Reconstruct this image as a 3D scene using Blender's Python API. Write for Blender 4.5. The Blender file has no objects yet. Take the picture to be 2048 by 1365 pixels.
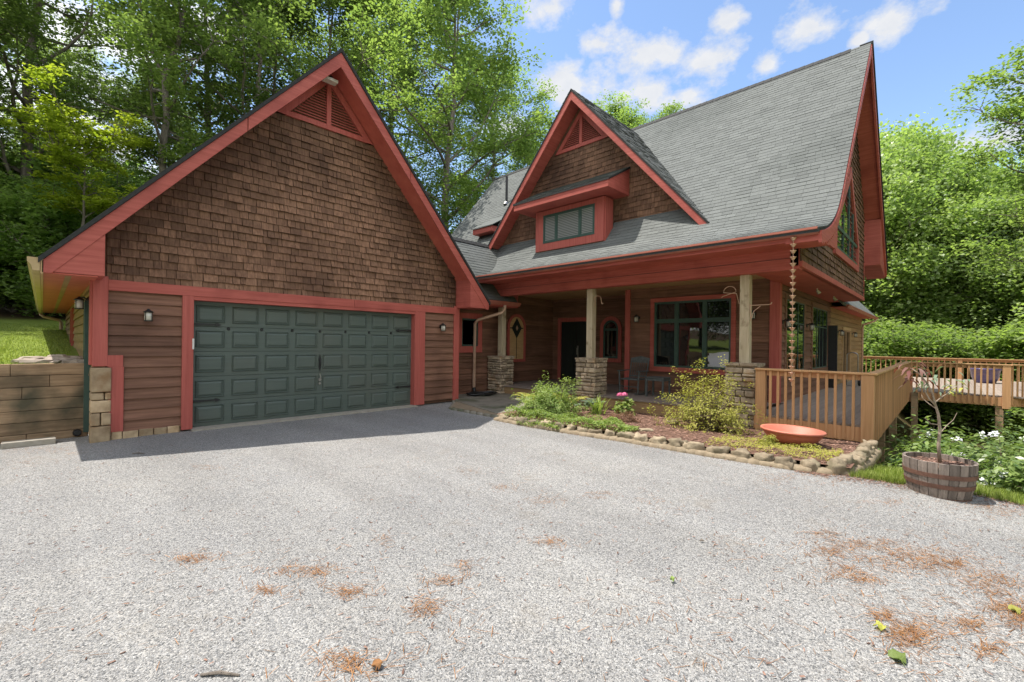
import bpy, bmesh, math, random
import numpy as np
from mathutils import Vector, Matrix, noise as mnoise
random.seed(7); rng = np.random.default_rng(7)
R = math.radians
scene = bpy.context.scene
COL = scene.collection

# ------------------------------------------------------------------ camera
CAM_H = 1.70
yaw, roll = R(44.52), R(0.73)
fw = Vector((math.cos(yaw), math.sin(yaw), 0)); rt = Vector((math.sin(yaw), -math.cos(yaw), 0)); up = Vector((0, 0, 1))
r3 = rt*math.cos(roll)+up*math.sin(roll); u3 = up*math.cos(roll)-rt*math.sin(roll)
cam_d = bpy.data.cameras.new('camera'); cam = bpy.data.objects.new('camera', cam_d); COL.objects.link(cam)
cam.matrix_world = Matrix(((r3.x, u3.x, -fw.x, 0), (r3.y, u3.y, -fw.y, 0), (r3.z, u3.z, -fw.z, CAM_H), (0, 0, 0, 1)))
cam_d.sensor_width = 36.0; cam_d.lens = 891.23/2048*36.0; cam_d.shift_y = 3.36/2048; cam_d.clip_end = 2000; cam_d.clip_start = .05
scene.camera = cam

# ------------------------------------------------------------------ light and sky
LDIR = Vector((0.20, -0.335, -1.0)).normalized()
SUN_EL = math.asin(-LDIR.z); SUN_AZ = math.atan2(-LDIR.x, -LDIR.y)      # azimuth from +Y towards +X
sun_d = bpy.data.lights.new('sun', 'SUN'); sun_d.energy = 2.0; sun_d.angle = R(0.55); sun_d.color = (1.0, 0.945, 0.87)
sun = bpy.data.objects.new('sun', sun_d); COL.objects.link(sun)
sun.rotation_euler = LDIR.to_track_quat('-Z', 'Y').to_euler(); sun.location = (-8, 14, 40)
scene.view_settings.view_transform = 'Standard'; scene.view_settings.look = 'None'
scene.view_settings.exposure = 1.78; scene.view_settings.gamma = 1.0
W = bpy.data.worlds.new('World'); scene.world = W; W.use_nodes = True
nt = W.node_tree; nt.nodes.clear()
def wn(t, **k):
    n = nt.nodes.new(t)
    for a, b in k.items(): setattr(n, a, b)
    return n
def wmath(op, a, b=None):
    n = wn('ShaderNodeMath', operation=op)
    for i, v in enumerate((a, b)):
        if v is None: continue
        if isinstance(v, (int, float)): n.inputs[i].default_value = v
        else: nt.links.new(v, n.inputs[i])
    return n.outputs[0]
out = wn('ShaderNodeOutputWorld'); bg = wn('ShaderNodeBackground'); bg.inputs['Strength'].default_value = 0.08
sky = wn('ShaderNodeTexSky', sky_type='NISHITA'); sky.sun_disc = False; sky.sun_elevation = SUN_EL; sky.sun_rotation = SUN_AZ
sky.air_density = 1.0; sky.dust_density = .4; sky.ozone_density = 1.6; sky.altitude = 200
tc = wn('ShaderNodeTexCoord')
def raydir(px, py): return (fw + r3*((px-1024)/891.23) + u3*((685.86-py)/891.23)).normalized()
# cumulus clouds: fixed puffs in sky directions, broken up by noise
CLOUDS = [(1290,105,.115,.5),(1420,118,.075,.7),(1200,88,.06,.55),(1150,172,.12,.5),(1290,185,.10,.5),(1385,188,.07,.6),(1615,52,.055,.85),(1795,42,.06,.75),
          (1455,42,.04,.85),(1095,18,.07,.6),(1235,10,.022,.9),(1530,132,.035,.8),(1720,80,.022,.9),(1930,285,.09,.5),(2030,265,.07,.6),
          (250,90,.09,.8),(420,60,.1,.8),(560,420,.12,.8),(1640,-200,.15,.5),(900,-300,.2,.5),(2300,100,.16,.5),(-400,200,.2,.5),(1020,250,.09,.6)]
acc = None
for px, py, rad, sq in CLOUDS:
    d = raydir(px, py)
    sub = wn('ShaderNodeVectorMath', operation='SUBTRACT'); nt.links.new(tc.outputs['Generated'], sub.inputs[0]); sub.inputs[1].default_value = d
    sc = wn('ShaderNodeVectorMath', operation='MULTIPLY'); nt.links.new(sub.outputs[0], sc.inputs[0]); sc.inputs[1].default_value = (1, 1, 1/sq*1.15)
    ln = wn('ShaderNodeVectorMath', operation='LENGTH'); nt.links.new(sc.outputs[0], ln.inputs[0])
    v = wmath('SUBTRACT', 1.0, wmath('DIVIDE', ln.outputs['Value'], rad))
    acc = v if acc is None else wmath('MAXIMUM', acc, v)
# broken cloud cover added outside the view to whiten and raise the ambient light
dt = wn('ShaderNodeVectorMath', operation='DOT_PRODUCT'); nt.links.new(tc.outputs['Generated'], dt.inputs[0]); dt.inputs[1].default_value = raydir(1500, 60)
far = wn('ShaderNodeMapRange', clamp=True); nt.links.new(dt.outputs['Value'], far.inputs['Value'])
far.inputs['From Min'].default_value = .78; far.inputs['From Max'].default_value = .45; far.inputs['To Min'].default_value = -1.2; far.inputs['To Max'].default_value = .75
acc = wmath('MAXIMUM', acc, far.outputs[0])
mp = wn('ShaderNodeMapping'); nt.links.new(tc.outputs['Generated'], mp.inputs[0]); mp.inputs['Scale'].default_value = (17, 17, 26)
n1 = wn('ShaderNodeTexNoise'); nt.links.new(mp.outputs[0], n1.inputs['Vector']); n1.inputs['Scale'].default_value = 1.0; n1.inputs['Detail'].default_value = 9; n1.inputs['Roughness'].default_value = .62
dens = wmath('ADD', wmath('MULTIPLY', wmath('MAXIMUM', acc, -1.0), 0.75), wmath('MULTIPLY', wmath('SUBTRACT', n1.outputs['Fac'], .5), 1.7))
cr = wn('ShaderNodeValToRGB'); nt.links.new(dens, cr.inputs[0])
cr.color_ramp.elements[0].position = 0.16; cr.color_ramp.elements[1].position = 0.60
n2 = wn('ShaderNodeTexNoise'); nt.links.new(mp.outputs[0], n2.inputs['Vector']); n2.inputs['Scale'].default_value = 2.2; n2.inputs['Detail'].default_value = 5
cc = wn('ShaderNodeMixRGB'); nt.links.new(n2.outputs['Fac'], cc.inputs[0]); cc.inputs[1].default_value = (2.75, 2.85, 3.05, 1); cc.inputs[2].default_value = (3.55, 3.5, 3.42, 1)
fb = wn('ShaderNodeMapRange', clamp=True); nt.links.new(dt.outputs['Value'], fb.inputs['Value']); fb.inputs['From Min'].default_value = .75; fb.inputs['From Max'].default_value = .3; fb.inputs['To Min'].default_value = 1.0; fb.inputs['To Max'].default_value = 2.1  # clouds outside the view brightened as added fill light
cb = wn('ShaderNodeVectorMath', operation='SCALE'); nt.links.new(cc.outputs[0], cb.inputs[0]); nt.links.new(fb.outputs[0], cb.inputs['Scale'])
mixc = wn('ShaderNodeMixRGB'); 
nt.links.new(wmath('MULTIPLY', cr.outputs['Color'], .93), mixc.inputs[0]); nt.links.new(sky.outputs[0], mixc.inputs[1]); nt.links.new(cb.outputs[0], mixc.inputs[2])
nt.links.new(mixc.outputs[0], bg.inputs['Color']); nt.links.new(bg.outputs[0], out.inputs['Surface'])

# ------------------------------------------------------------------ materials
MATS = {}
def mk(name, c1, c2=None, rough=.75, scale=(4, 4, 4), nscale=1.0, detail=6, contrast=(.3, .7), bump=0.0, bdist=.02, tint=0.0, spec=.3, metal=0.0, warp=None, c3=None, s3=.6, t3=(.5, .65)):
    """colour c1..c2 by noise in object space (scale per axis), optional stain colour c3 by a large noise, per-face tint attribute"""
    m = bpy.data.materials.new(name); m.use_nodes = True; t = m.node_tree; N = t.nodes; L = t.links
    b = N['Principled BSDF']; b.inputs['Roughness'].default_value = rough; b.inputs['Metallic'].default_value = metal
    b.inputs['Specular IOR Level'].default_value = spec
    g = N.new('ShaderNodeTexCoord'); mp = N.new('ShaderNodeMapping'); L.new(g.outputs['Object'], mp.inputs[0]); mp.inputs['Scale'].default_value = scale
    n = N.new('ShaderNodeTexNoise'); L.new(mp.outputs[0], n.inputs['Vector']); n.inputs['Scale'].default_value = nscale; n.inputs['Detail'].default_value = detail
    n.inputs['Roughness'].default_value = .6
    r = N.new('ShaderNodeValToRGB'); L.new(n.outputs['Fac'], r.inputs[0])
    r.color_ramp.elements[0].position, r.color_ramp.elements[1].position = contrast
    r.color_ramp.elements[0].color = (*c1, 1); r.color_ramp.elements[1].color = (*(c2 or c1), 1)
    col = r.outputs[0]
    if c3:
        n3 = N.new('ShaderNodeTexNoise'); L.new(g.outputs['Object'], n3.inputs['Vector']); n3.inputs['Scale'].default_value = s3; n3.inputs['Detail'].default_value = 5
        r3_ = N.new('ShaderNodeValToRGB'); L.new(n3.outputs['Fac'], r3_.inputs[0]); r3_.color_ramp.elements[0].position, r3_.color_ramp.elements[1].position = t3
        mx = N.new('ShaderNodeMixRGB'); L.new(r3_.outputs[0], mx.inputs[0]); L.new(col, mx.inputs[1]); mx.inputs[2].default_value = (*c3, 1); col = mx.outputs[0]
    if tint:
        a = N.new('ShaderNodeAttribute'); a.attribute_name = 'tint'
        ma = N.new('ShaderNodeMath'); ma.operation = 'MULTIPLY_ADD'; L.new(a.outputs['Fac'], ma.inputs[0]); ma.inputs[1].default_value = 2*tint; ma.inputs[2].default_value = 1-tint
        vm = N.new('ShaderNodeVectorMath'); vm.operation = 'SCALE'; L.new(col, vm.inputs[0]); L.new(ma.outputs[0], vm.inputs['Scale']); col = vm.outputs[0]
    L.new(col, b.inputs['Base Color'])
    if bump:
        bp = N.new('ShaderNodeBump'); bp.inputs['Strength'].default_value = bump; bp.inputs['Distance'].default_value = bdist
        L.new(n.outputs['Fac'], bp.inputs['Height']); L.new(bp.outputs[0], b.inputs['Normal'])
    MATS[name] = m; return m
def leafmat(name, ca, cb, trans=.45, rough=.55, spec=.25):
    m = bpy.data.materials.new(name); m.use_nodes = True; t = m.node_tree; N = t.nodes; L = t.links
    b = N['Principled BSDF']; b.inputs['Roughness'].default_value = rough; b.inputs['Specular IOR Level'].default_value = spec
    a = N.new('ShaderNodeAttribute'); a.attribute_name = 'tint'
    r = N.new('ShaderNodeValToRGB'); L.new(a.outputs['Fac'], r.inputs[0]); r.color_ramp.elements[0].color = (*ca, 1); r.color_ramp.elements[1].color = (*cb, 1)
    oi = N.new('ShaderNodeObjectInfo'); mm = N.new('ShaderNodeMath'); mm.operation = 'MULTIPLY_ADD'; L.new(oi.outputs['Random'], mm.inputs[0]); mm.inputs[1].default_value = .5; mm.inputs[2].default_value = .76
    vm = N.new('ShaderNodeVectorMath'); vm.operation = 'SCALE'; L.new(r.outputs[0], vm.inputs[0]); L.new(mm.outputs[0], vm.inputs['Scale'])
    L.new(vm.outputs[0], b.inputs['Base Color'])
    tr = N.new('ShaderNodeBsdfTranslucent'); v2 = N.new('ShaderNodeVectorMath'); v2.operation = 'MULTIPLY'; L.new(vm.outputs[0], v2.inputs[0]); v2.inputs[1].default_value = (1.25, 1.4, .65); L.new(v2.outputs[0], tr.inputs['Color'])
    mx = N.new('ShaderNodeMixShader'); mx.inputs[0].default_value = trans; L.new(b.outputs[0], mx.inputs[1]); L.new(tr.outputs[0], mx.inputs[2])
    L.new(mx.outputs[0], N['Material Output'].inputs['Surface']); MATS[name] = m; return m
HZ = (1.2, 1.2, 26); VT = (26, 26, 1.2)
mk('red_paint', (0.34, 0.072, 0.055), (0.51, 0.135, 0.105), .62, HZ, contrast=(.25, .75), bump=.25, bdist=.006, c3=(0.29, 0.062, 0.05), s3=1.6, t3=(.5, .8))
mk('red_vertical', (0.35, 0.075, 0.06), (0.5, 0.132, 0.105), .62, VT, contrast=(.25, .75), bump=.25, bdist=.006)
mk('red_soffit', (0.42, 0.088, 0.066), (0.54, 0.135, 0.095), .6, (1, 1, 1), 3, bump=.1)
mk('siding', (0.125, 0.058, 0.036), (0.27, 0.138, 0.09), .72, HZ, contrast=(.25, .75), bump=.35, bdist=.008, tint=.28, c3=(0.09, 0.044, 0.029), s3=.9, t3=(.52, .8))
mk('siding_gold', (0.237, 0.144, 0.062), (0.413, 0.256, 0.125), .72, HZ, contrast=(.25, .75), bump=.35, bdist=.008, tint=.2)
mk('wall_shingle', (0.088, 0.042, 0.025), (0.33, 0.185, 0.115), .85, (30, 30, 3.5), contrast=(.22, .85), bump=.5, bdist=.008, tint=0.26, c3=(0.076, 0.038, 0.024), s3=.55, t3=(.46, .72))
mk('roof_shingle', (0.112, 0.119, 0.113), (0.165, 0.174, 0.167), .92, (30, 30, 30), contrast=(.2, .8), bump=.35, bdist=.006, tint=0.13, c3=(0.088, 0.096, 0.09), s3=.35, t3=(.5, .85))
mk('roof_edge', (.022, .022, .022), (.045, .045, .043), .8, (20, 20, 20))
mk('gutter_tan', (.42, .30, .15), (.55, .41, .22), .5, (2, 2, 2))
mk('gutter_red', (0.351, 0.111, 0.078), (0.468, 0.169, 0.124), .5, (2, 2, 2))
mk('copper', (0.48, 0.3, 0.21), (0.6, 0.41, 0.3), .45, (4, 4, 2), metal=.35)
mk('green_door', (0.078, 0.102, 0.088), (0.104, 0.13, 0.113), .48, (1.2, 1.2, 40), bump=.15, bdist=.003, spec=.4, c3=(0.105, 0.118, 0.098), s3=1.1, t3=(.45, .75))
mk('green_frame', (0.036, 0.073, 0.059), (0.053, 0.095, 0.078), .45, (6, 6, 6), spec=.4)
mk('black_metal', (.010, .010, .011), (.022, .022, .023), .45, (20, 20, 20), spec=.45)
mk('dark_door', (.012, .018, .016), (.022, .028, .025), .4, (12, 12, 1), spec=.45)
mk('pine_post', (0.4, 0.32, 0.215), (0.58, 0.49, 0.35), .8, (22, 22, 1.6), contrast=(.3, .72), bump=.5, bdist=.01, c3=(0.2, 0.145, 0.09), s3=4.0, t3=(.6, .75))
mk('porch_ceiling', (0.391, 0.247, 0.121), (0.517, 0.345, 0.178), .6, (1.0, 18, 4), contrast=(.25, .75))
mk('porch_floor', (.17, .135, .115), (.27, .22, .19), .8, (26, 1.2, 4), contrast=(.25, .75), bump=.3, bdist=.006)
mk('porch_rim', (0.260, 0.163, 0.081), (0.364, 0.234, 0.124), .8, HZ, bump=.2)
mk('deck_wood', (0.43, 0.225, 0.105), (0.6, 0.345, 0.175), .75, VT, contrast=(.25, .75), bump=.25, bdist=.006, tint=.16)
mk('deck_cap', (0.47, 0.265, 0.125), (0.62, 0.375, 0.195), .75, (3, 3, 3), bump=.2, tint=.1)
mk('deck_floor', (.25, .205, .17), (.36, .29, .235), .85, (1.2, 30, 4), contrast=(.25, .75), bump=.3, bdist=.006, tint=.12)
mk('stone', (0.22, 0.165, 0.115), (0.56, 0.45, 0.33), .9, (7, 7, 7), contrast=(.28, .75), bump=.6, bdist=.02, tint=.42, c3=(0.36, 0.21, 0.115), s3=2.6, t3=(.55, .72))
mk('stone_tan', (.30,.205,.12), (.62,.47,.30), .9, (7, 7, 7), contrast=(.28, .75), bump=.6, bdist=.02, tint=.3, c3=(.34,.20,.10), s3=3.2, t3=(.5, .7))
mk('field_stone', (0.165, 0.128, 0.085), (0.37, 0.3, 0.205), .9, (9, 9, 9), contrast=(.28, .75), bump=.6, bdist=.02, tint=.3, c3=(0.14, 0.125, 0.075), s3=3, t3=(.52, .75))
mk('mortar', (0.2, 0.155, 0.1), (0.3, 0.24, 0.165), .95, (12, 12, 12), bump=.4)
mk('flagstone', (.165, .15, .12), (.27, .245, .20), .9, (3, 3, 3), bump=.35, bdist=.02, c3=(.11, .115, .075), s3=1.4)
mk('concrete', (.30, .27, .22), (.40, .365, .31), .9, (10, 10, 10), bump=.3)
mk('timber', (0.215, 0.135, 0.078), (0.47, 0.325, 0.2), .85, (2.0, 2.0, 22), contrast=(.25, .75), bump=.4, bdist=.01, tint=.25, c3=(0.07, 0.062, 0.04), s3=1.1, t3=(.46, .66))
mk('bark', (0.11, 0.09, 0.075), (0.27, 0.23, 0.19), .95, (9, 9, 2.0), contrast=(.3, .7), bump=.9, bdist=.05)
mk('bark_pale', (.22, .165, .12), (.40, .32, .25), .9, (14, 14, 3), bump=.5)
mk('twig', (.15, .115, .08), (.28, .22, .165), .9, (12, 12, 3), bump=.4)
mk('mulch', (.085, .045, .030), (.24, .135, .095), .95, (26, 26, 26), contrast=(.25, .8), bump=.8, bdist=.03)
mk('mulch_chip', (.10, .052, .036), (.33, .20, .15), .9, (14, 14, 14), tint=.5)
mk('pine_straw', (0.19, 0.082, 0.03), (0.36, 0.185, 0.075), .85, (9, 9, 9), tint=.45)
mk('terracotta', (0.5, 0.15, 0.095), (0.58, 0.2, 0.135), .55, (3, 3, 3), spec=.4, c3=(0.33, 0.12, 0.085), s3=1.1, t3=(.45, .75))
mk('barrel_wood', (0.13, 0.105, 0.088), (0.29, 0.235, 0.2), .9, (24, 24, 1.5), contrast=(.25, .75), bump=.5, bdist=.008, tint=.3)
mk('barrel_hoop', (0.13, 0.07, 0.05), (0.21, 0.11, 0.08), .7, (8, 8, 8), metal=.2, bump=.2)
mk('blue_glaze', (.035, .045, .20), (.19, .13, .19), .2, (2, 2, 5), spec=.6)
mk('steel', (.32, .31, .30), (.42, .41, .40), .35, (8, 8, 8), metal=.8)
mk('lamp_glass', (.50, .46, .38), (.62, .58, .5), .15, (20, 20, 20), spec=.6)
mk('old_furniture', (.060, .066, .066), (.105, .112, .11), .7, (14, 14, 14), bump=.2)
mk('white_plastic', (.62, .6, .56), (.7, .68, .64), .5, (5, 5, 5))
mk('pine_panel', (.46, .28, .13), (.60, .39, .20), .5, (3, 3, 22), contrast=(.3, .7))
mk('blind', (.34, .35, .33), (.42, .42, .40), .6, (1, 1, 60))
mk('mat_brown', (.20, .13, .08), (.27, .18, .11), .95, (30, 30, 30))
mk('soil', (.07, .045, .03), (.14, .095, .07), .95, (20, 20, 20), bump=.6)
mk('rock', (.26, .205, .165), (.46, .39, .33), .9, (6, 6, 6), bump=.5, tint=.25)
mk('petal_pink', (.60, .10, .24), (.74, .20, .36), .6, (20, 20, 20))
mk('petal_white', (.72, .72, .74), (.82, .82, .80), .6, (20, 20, 20))
leafmat('leaf_oak', (0.1, 0.155, 0.058), (0.27, 0.335, 0.12), trans=.58, rough=.38, spec=.6)
leafmat('leaf_maple', (0.165, 0.245, 0.088), (0.4, 0.475, 0.195), trans=.5, rough=.38, spec=.6)
leafmat('leaf_lime', (0.24, 0.31, 0.035), (0.45, 0.48, 0.075), trans=.5)
leafmat('leaf_dark', (0.16, 0.24, 0.095), (0.33, 0.42, 0.17), trans=.58, rough=.4, spec=.5)
leafmat('leaf_azalea', (0.33, 0.34, 0.065), (0.6, 0.56, 0.155), trans=.42)
leafmat('leaf_garden', (0.15, 0.235, 0.06), (0.35, 0.42, 0.125), trans=.4)
leafmat('leaf_blue', (.13, .19, .12), (.22, .29, .19), trans=.3)
leafmat('leaf_rhodo', (0.07, 0.125, 0.035), (0.22, 0.285, 0.08), trans=.3, rough=.35, spec=.5)
leafmat('leaf_russet', (.15, .075, .045), (.27, .15, .09), trans=.25)
leafmat('leaf_red', (.17, .045, .040), (.27, .17, .15), trans=.4)
leafmat('blade', (0.15, 0.205, 0.045), (0.36, 0.4, 0.11), trans=.4)

def glassmat(name, base, rough=.02, spec=1.0):
    m = bpy.data.materials.new(name); m.use_nodes = True; b = m.node_tree.nodes['Principled BSDF']
    b.inputs['Base Color'].default_value = (*base, 1); b.inputs['Roughness'].default_value = rough; b.inputs['Specular IOR Level'].default_value = spec; b.inputs['IOR'].default_value = 1.5
    N = m.node_tree.nodes; L = m.node_tree.links
    g = N.new('ShaderNodeTexCoord'); n = N.new('ShaderNodeTexNoise'); L.new(g.outputs['Object'], n.inputs['Vector']); n.inputs['Scale'].default_value = 1.3
    bp = N.new('ShaderNodeBump'); bp.inputs['Strength'].default_value = .04; bp.inputs['Distance'].default_value = .05; L.new(n.outputs['Fac'], bp.inputs['Height']); L.new(bp.outputs[0], b.inputs['Normal'])
    MATS[name] = m; return m
glassmat('glass', (.008, .009, .009))
glassmat('glass_tint', (.02, .02, .02), .03)
def blindmat():
    m = bpy.data.materials.new('blind_glass'); m.use_nodes = True; N = m.node_tree.nodes; L = m.node_tree.links; b = N['Principled BSDF']; b.inputs['Roughness'].default_value = .06; b.inputs['Specular IOR Level'].default_value = .9
    g = N.new('ShaderNodeTexCoord'); w = N.new('ShaderNodeTexWave'); w.bands_direction = 'Z'; L.new(g.outputs['Object'], w.inputs['Vector']); w.inputs['Scale'].default_value = 6.2; w.inputs['Distortion'].default_value = .35; w.inputs['Detail'].default_value = 2
    r = N.new('ShaderNodeValToRGB'); L.new(w.outputs['Fac'], r.inputs[0]); r.color_ramp.elements[0].color = (.06, .063, .06, 1); r.color_ramp.elements[1].color = (.24, .25, .235, 1); r.color_ramp.elements[1].position = .6; L.new(r.outputs[0], b.inputs['Base Color']); MATS['blind_glass'] = m
blindmat()

def gravelmat():
    m = bpy.data.materials.new('gravel'); m.use_nodes = True; t = m.node_tree; N = t.nodes; L = t.links; b = N['Principled BSDF']
    b.inputs['Roughness'].default_value = .9; b.inputs['Specular IOR Level'].default_value = .2
    g = N.new('ShaderNodeTexCoord')
    wv = N.new('ShaderNodeTexNoise'); L.new(g.outputs['Object'], wv.inputs['Vector']); wv.inputs['Scale'].default_value = 30; wv.inputs['Detail'].default_value = 2
    ad = N.new('ShaderNodeVectorMath'); ad.operation = 'MULTIPLY_ADD'; L.new(wv.outputs['Color'], ad.inputs[0]); ad.inputs[1].default_value = (.02, .02, .02); L.new(g.outputs['Object'], ad.inputs[2])
    v = N.new('ShaderNodeTexVoronoi'); L.new(ad.outputs[0], v.inputs['Vector']); v.inputs['Scale'].default_value = 125
    sp = N.new('ShaderNodeSeparateColor'); L.new(v.outputs['Color'], sp.inputs[0])
    r = N.new('ShaderNodeValToRGB'); L.new(sp.outputs[0], r.inputs[0]); e = r.color_ramp.elements
    e[0].position = 0; e[0].color = (.105, .108, .112, 1); e[1].position = 1; e[1].color = (.47, .465, .455, 1)
    for p, c in ((.18, (.20, .202, .205)), (.4, (.265, .266, .265)), (.62, (.325, .323, .318)), (.85, (.395, .392, .382))):
        q = e.new(p); q.color = (*c, 1)
    # warmer stones
    mxw = N.new('ShaderNodeMixRGB'); mxw.blend_type = 'MULTIPLY'; L.new(sp.outputs[1], mxw.inputs[0]); L.new(r.outputs[0], mxw.inputs[1]); mxw.inputs[2].default_value = (1.0, .965, .92, 1)
    # broad dusty / worn areas
    n = N.new('ShaderNodeTexNoise'); L.new(g.outputs['Object'], n.inputs['Vector']); n.inputs['Scale'].default_value = .42; n.inputs['Detail'].default_value = 7; n.inputs['Roughness'].default_value = .65
    rr = N.new('ShaderNodeValToRGB'); L.new(n.outputs['Fac'], rr.inputs[0]); rr.color_ramp.elements[0].position = .35; rr.color_ramp.elements[1].position = .68
    rr.color_ramp.elements[0].color = (.86, .862, .87, 1); rr.color_ramp.elements[1].color = (1.06, 1.05, 1.03, 1)
    mx = N.new('ShaderNodeMixRGB'); mx.blend_type = 'MULTIPLY'; mx.inputs[0].default_value = 1; L.new(mxw.outputs[0], mx.inputs[1]); L.new(rr.outputs[0], mx.inputs[2])
    # tan fines
    n2 = N.new('ShaderNodeTexNoise'); L.new(g.outputs['Object'], n2.inputs['Vector']); n2.inputs['Scale'].default_value = 1.7; n2.inputs['Detail'].default_value = 8; n2.inputs['Roughness'].default_value = .7
    r2 = N.new('ShaderNodeValToRGB'); L.new(n2.outputs['Fac'], r2.inputs[0]); r2.color_ramp.elements[0].position = .58; r2.color_ramp.elements[1].position = .80; r2.color_ramp.elements[1].color = (.6, .6, .6, 1)
    m2 = N.new('ShaderNodeMixRGB'); L.new(r2.outputs[0], m2.inputs[0]); L.new(mx.outputs[0], m2.inputs[1]); m2.inputs[2].default_value = (.20, .165, .125, 1)
    # wheel tracks running out from the garage door
    mt = N.new('ShaderNodeMapping'); L.new(g.outputs['Object'], mt.inputs[0]); mt.inputs['Scale'].default_value = (1.25, .16, 1); mt.inputs['Rotation'].default_value = (0, 0, .22)
    n3 = N.new('ShaderNodeTexNoise'); L.new(mt.outputs[0], n3.inputs['Vector']); n3.inputs['Scale'].default_value = 1; n3.inputs['Detail'].default_value = 4; n3.inputs['Roughness'].default_value = .55
    r4 = N.new('ShaderNodeValToRGB'); L.new(n3.outputs['Fac'], r4.inputs[0]); r4.color_ramp.elements[0].position = .36; r4.color_ramp.elements[1].position = .64; r4.color_ramp.elements[0].color = (.95, .945, .935, 1); r4.color_ramp.elements[1].color = (1.10, 1.10, 1.095, 1)
    m4 = N.new('ShaderNodeMixRGB'); m4.blend_type = 'MULTIPLY'; m4.inputs[0].default_value = 1; L.new(m2.outputs[0], m4.inputs[1]); L.new(r4.outputs[0], m4.inputs[2])
    L.new(m4.outputs[0], b.inputs['Base Color'])
    inv = N.new('ShaderNodeMath'); inv.operation = 'MULTIPLY_ADD'; L.new(v.outputs['Distance'], inv.inputs[0]); inv.inputs[1].default_value = -1; L.new(sp.outputs[2], inv.inputs[2])
    bp = N.new('ShaderNodeBump'); bp.inputs['Strength'].default_value = .8; bp.inputs['Distance'].default_value = .007; L.new(inv.outputs[0], bp.inputs['Height']); L.new(bp.outputs[0], b.inputs['Normal'])
    MATS['gravel'] = m
gravelmat()
def terrainmat():
    m = bpy.data.materials.new('terrain'); m.use_nodes = True; t = m.node_tree; N = t.nodes; L = t.links; b = N['Principled BSDF']; b.inputs['Roughness'].default_value = .95; b.inputs['Specular IOR Level'].default_value = .1
    g = N.new('ShaderNodeTexCoord'); a = N.new('ShaderNodeAttribute'); a.attribute_name = 'wood'
    n = N.new('ShaderNodeTexNoise'); L.new(g.outputs['Object'], n.inputs['Vector']); n.inputs['Scale'].default_value = 9; n.inputs['Detail'].default_value = 8; n.inputs['Roughness'].default_value = .7
    r = N.new('ShaderNodeValToRGB'); L.new(n.outputs['Fac'], r.inputs[0]); r.color_ramp.elements[0].position = .3; r.color_ramp.elements[1].position = .72
    r.color_ramp.elements[0].color = (.11, .17, .032, 1); r.color_ramp.elements[1].color = (.27, .32, .065, 1)
    q = N.new('ShaderNodeValToRGB'); L.new(n.outputs['Fac'], q.inputs[0]); q.color_ramp.elements[0].position = .3; q.color_ramp.elements[1].position = .72
    q.color_ramp.elements[0].color = (.05, .035, .02, 1); q.color_ramp.elements[1].color = (.16, .105, .06, 1)
    mx = N.new('ShaderNodeMixRGB'); L.new(a.outputs['Fac'], mx.inputs[0]); L.new(r.outputs[0], mx.inputs[1]); L.new(q.outputs[0], mx.inputs[2]); L.new(mx.outputs[0], b.inputs['Base Color'])
    bp = N.new('ShaderNodeBump'); bp.inputs['Strength'].default_value = .8; bp.inputs['Distance'].default_value = .04; L.new(n.outputs['Fac'], bp.inputs['Height']); L.new(bp.outputs[0], b.inputs['Normal'])
    MATS['terrain'] = m
terrainmat()

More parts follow.
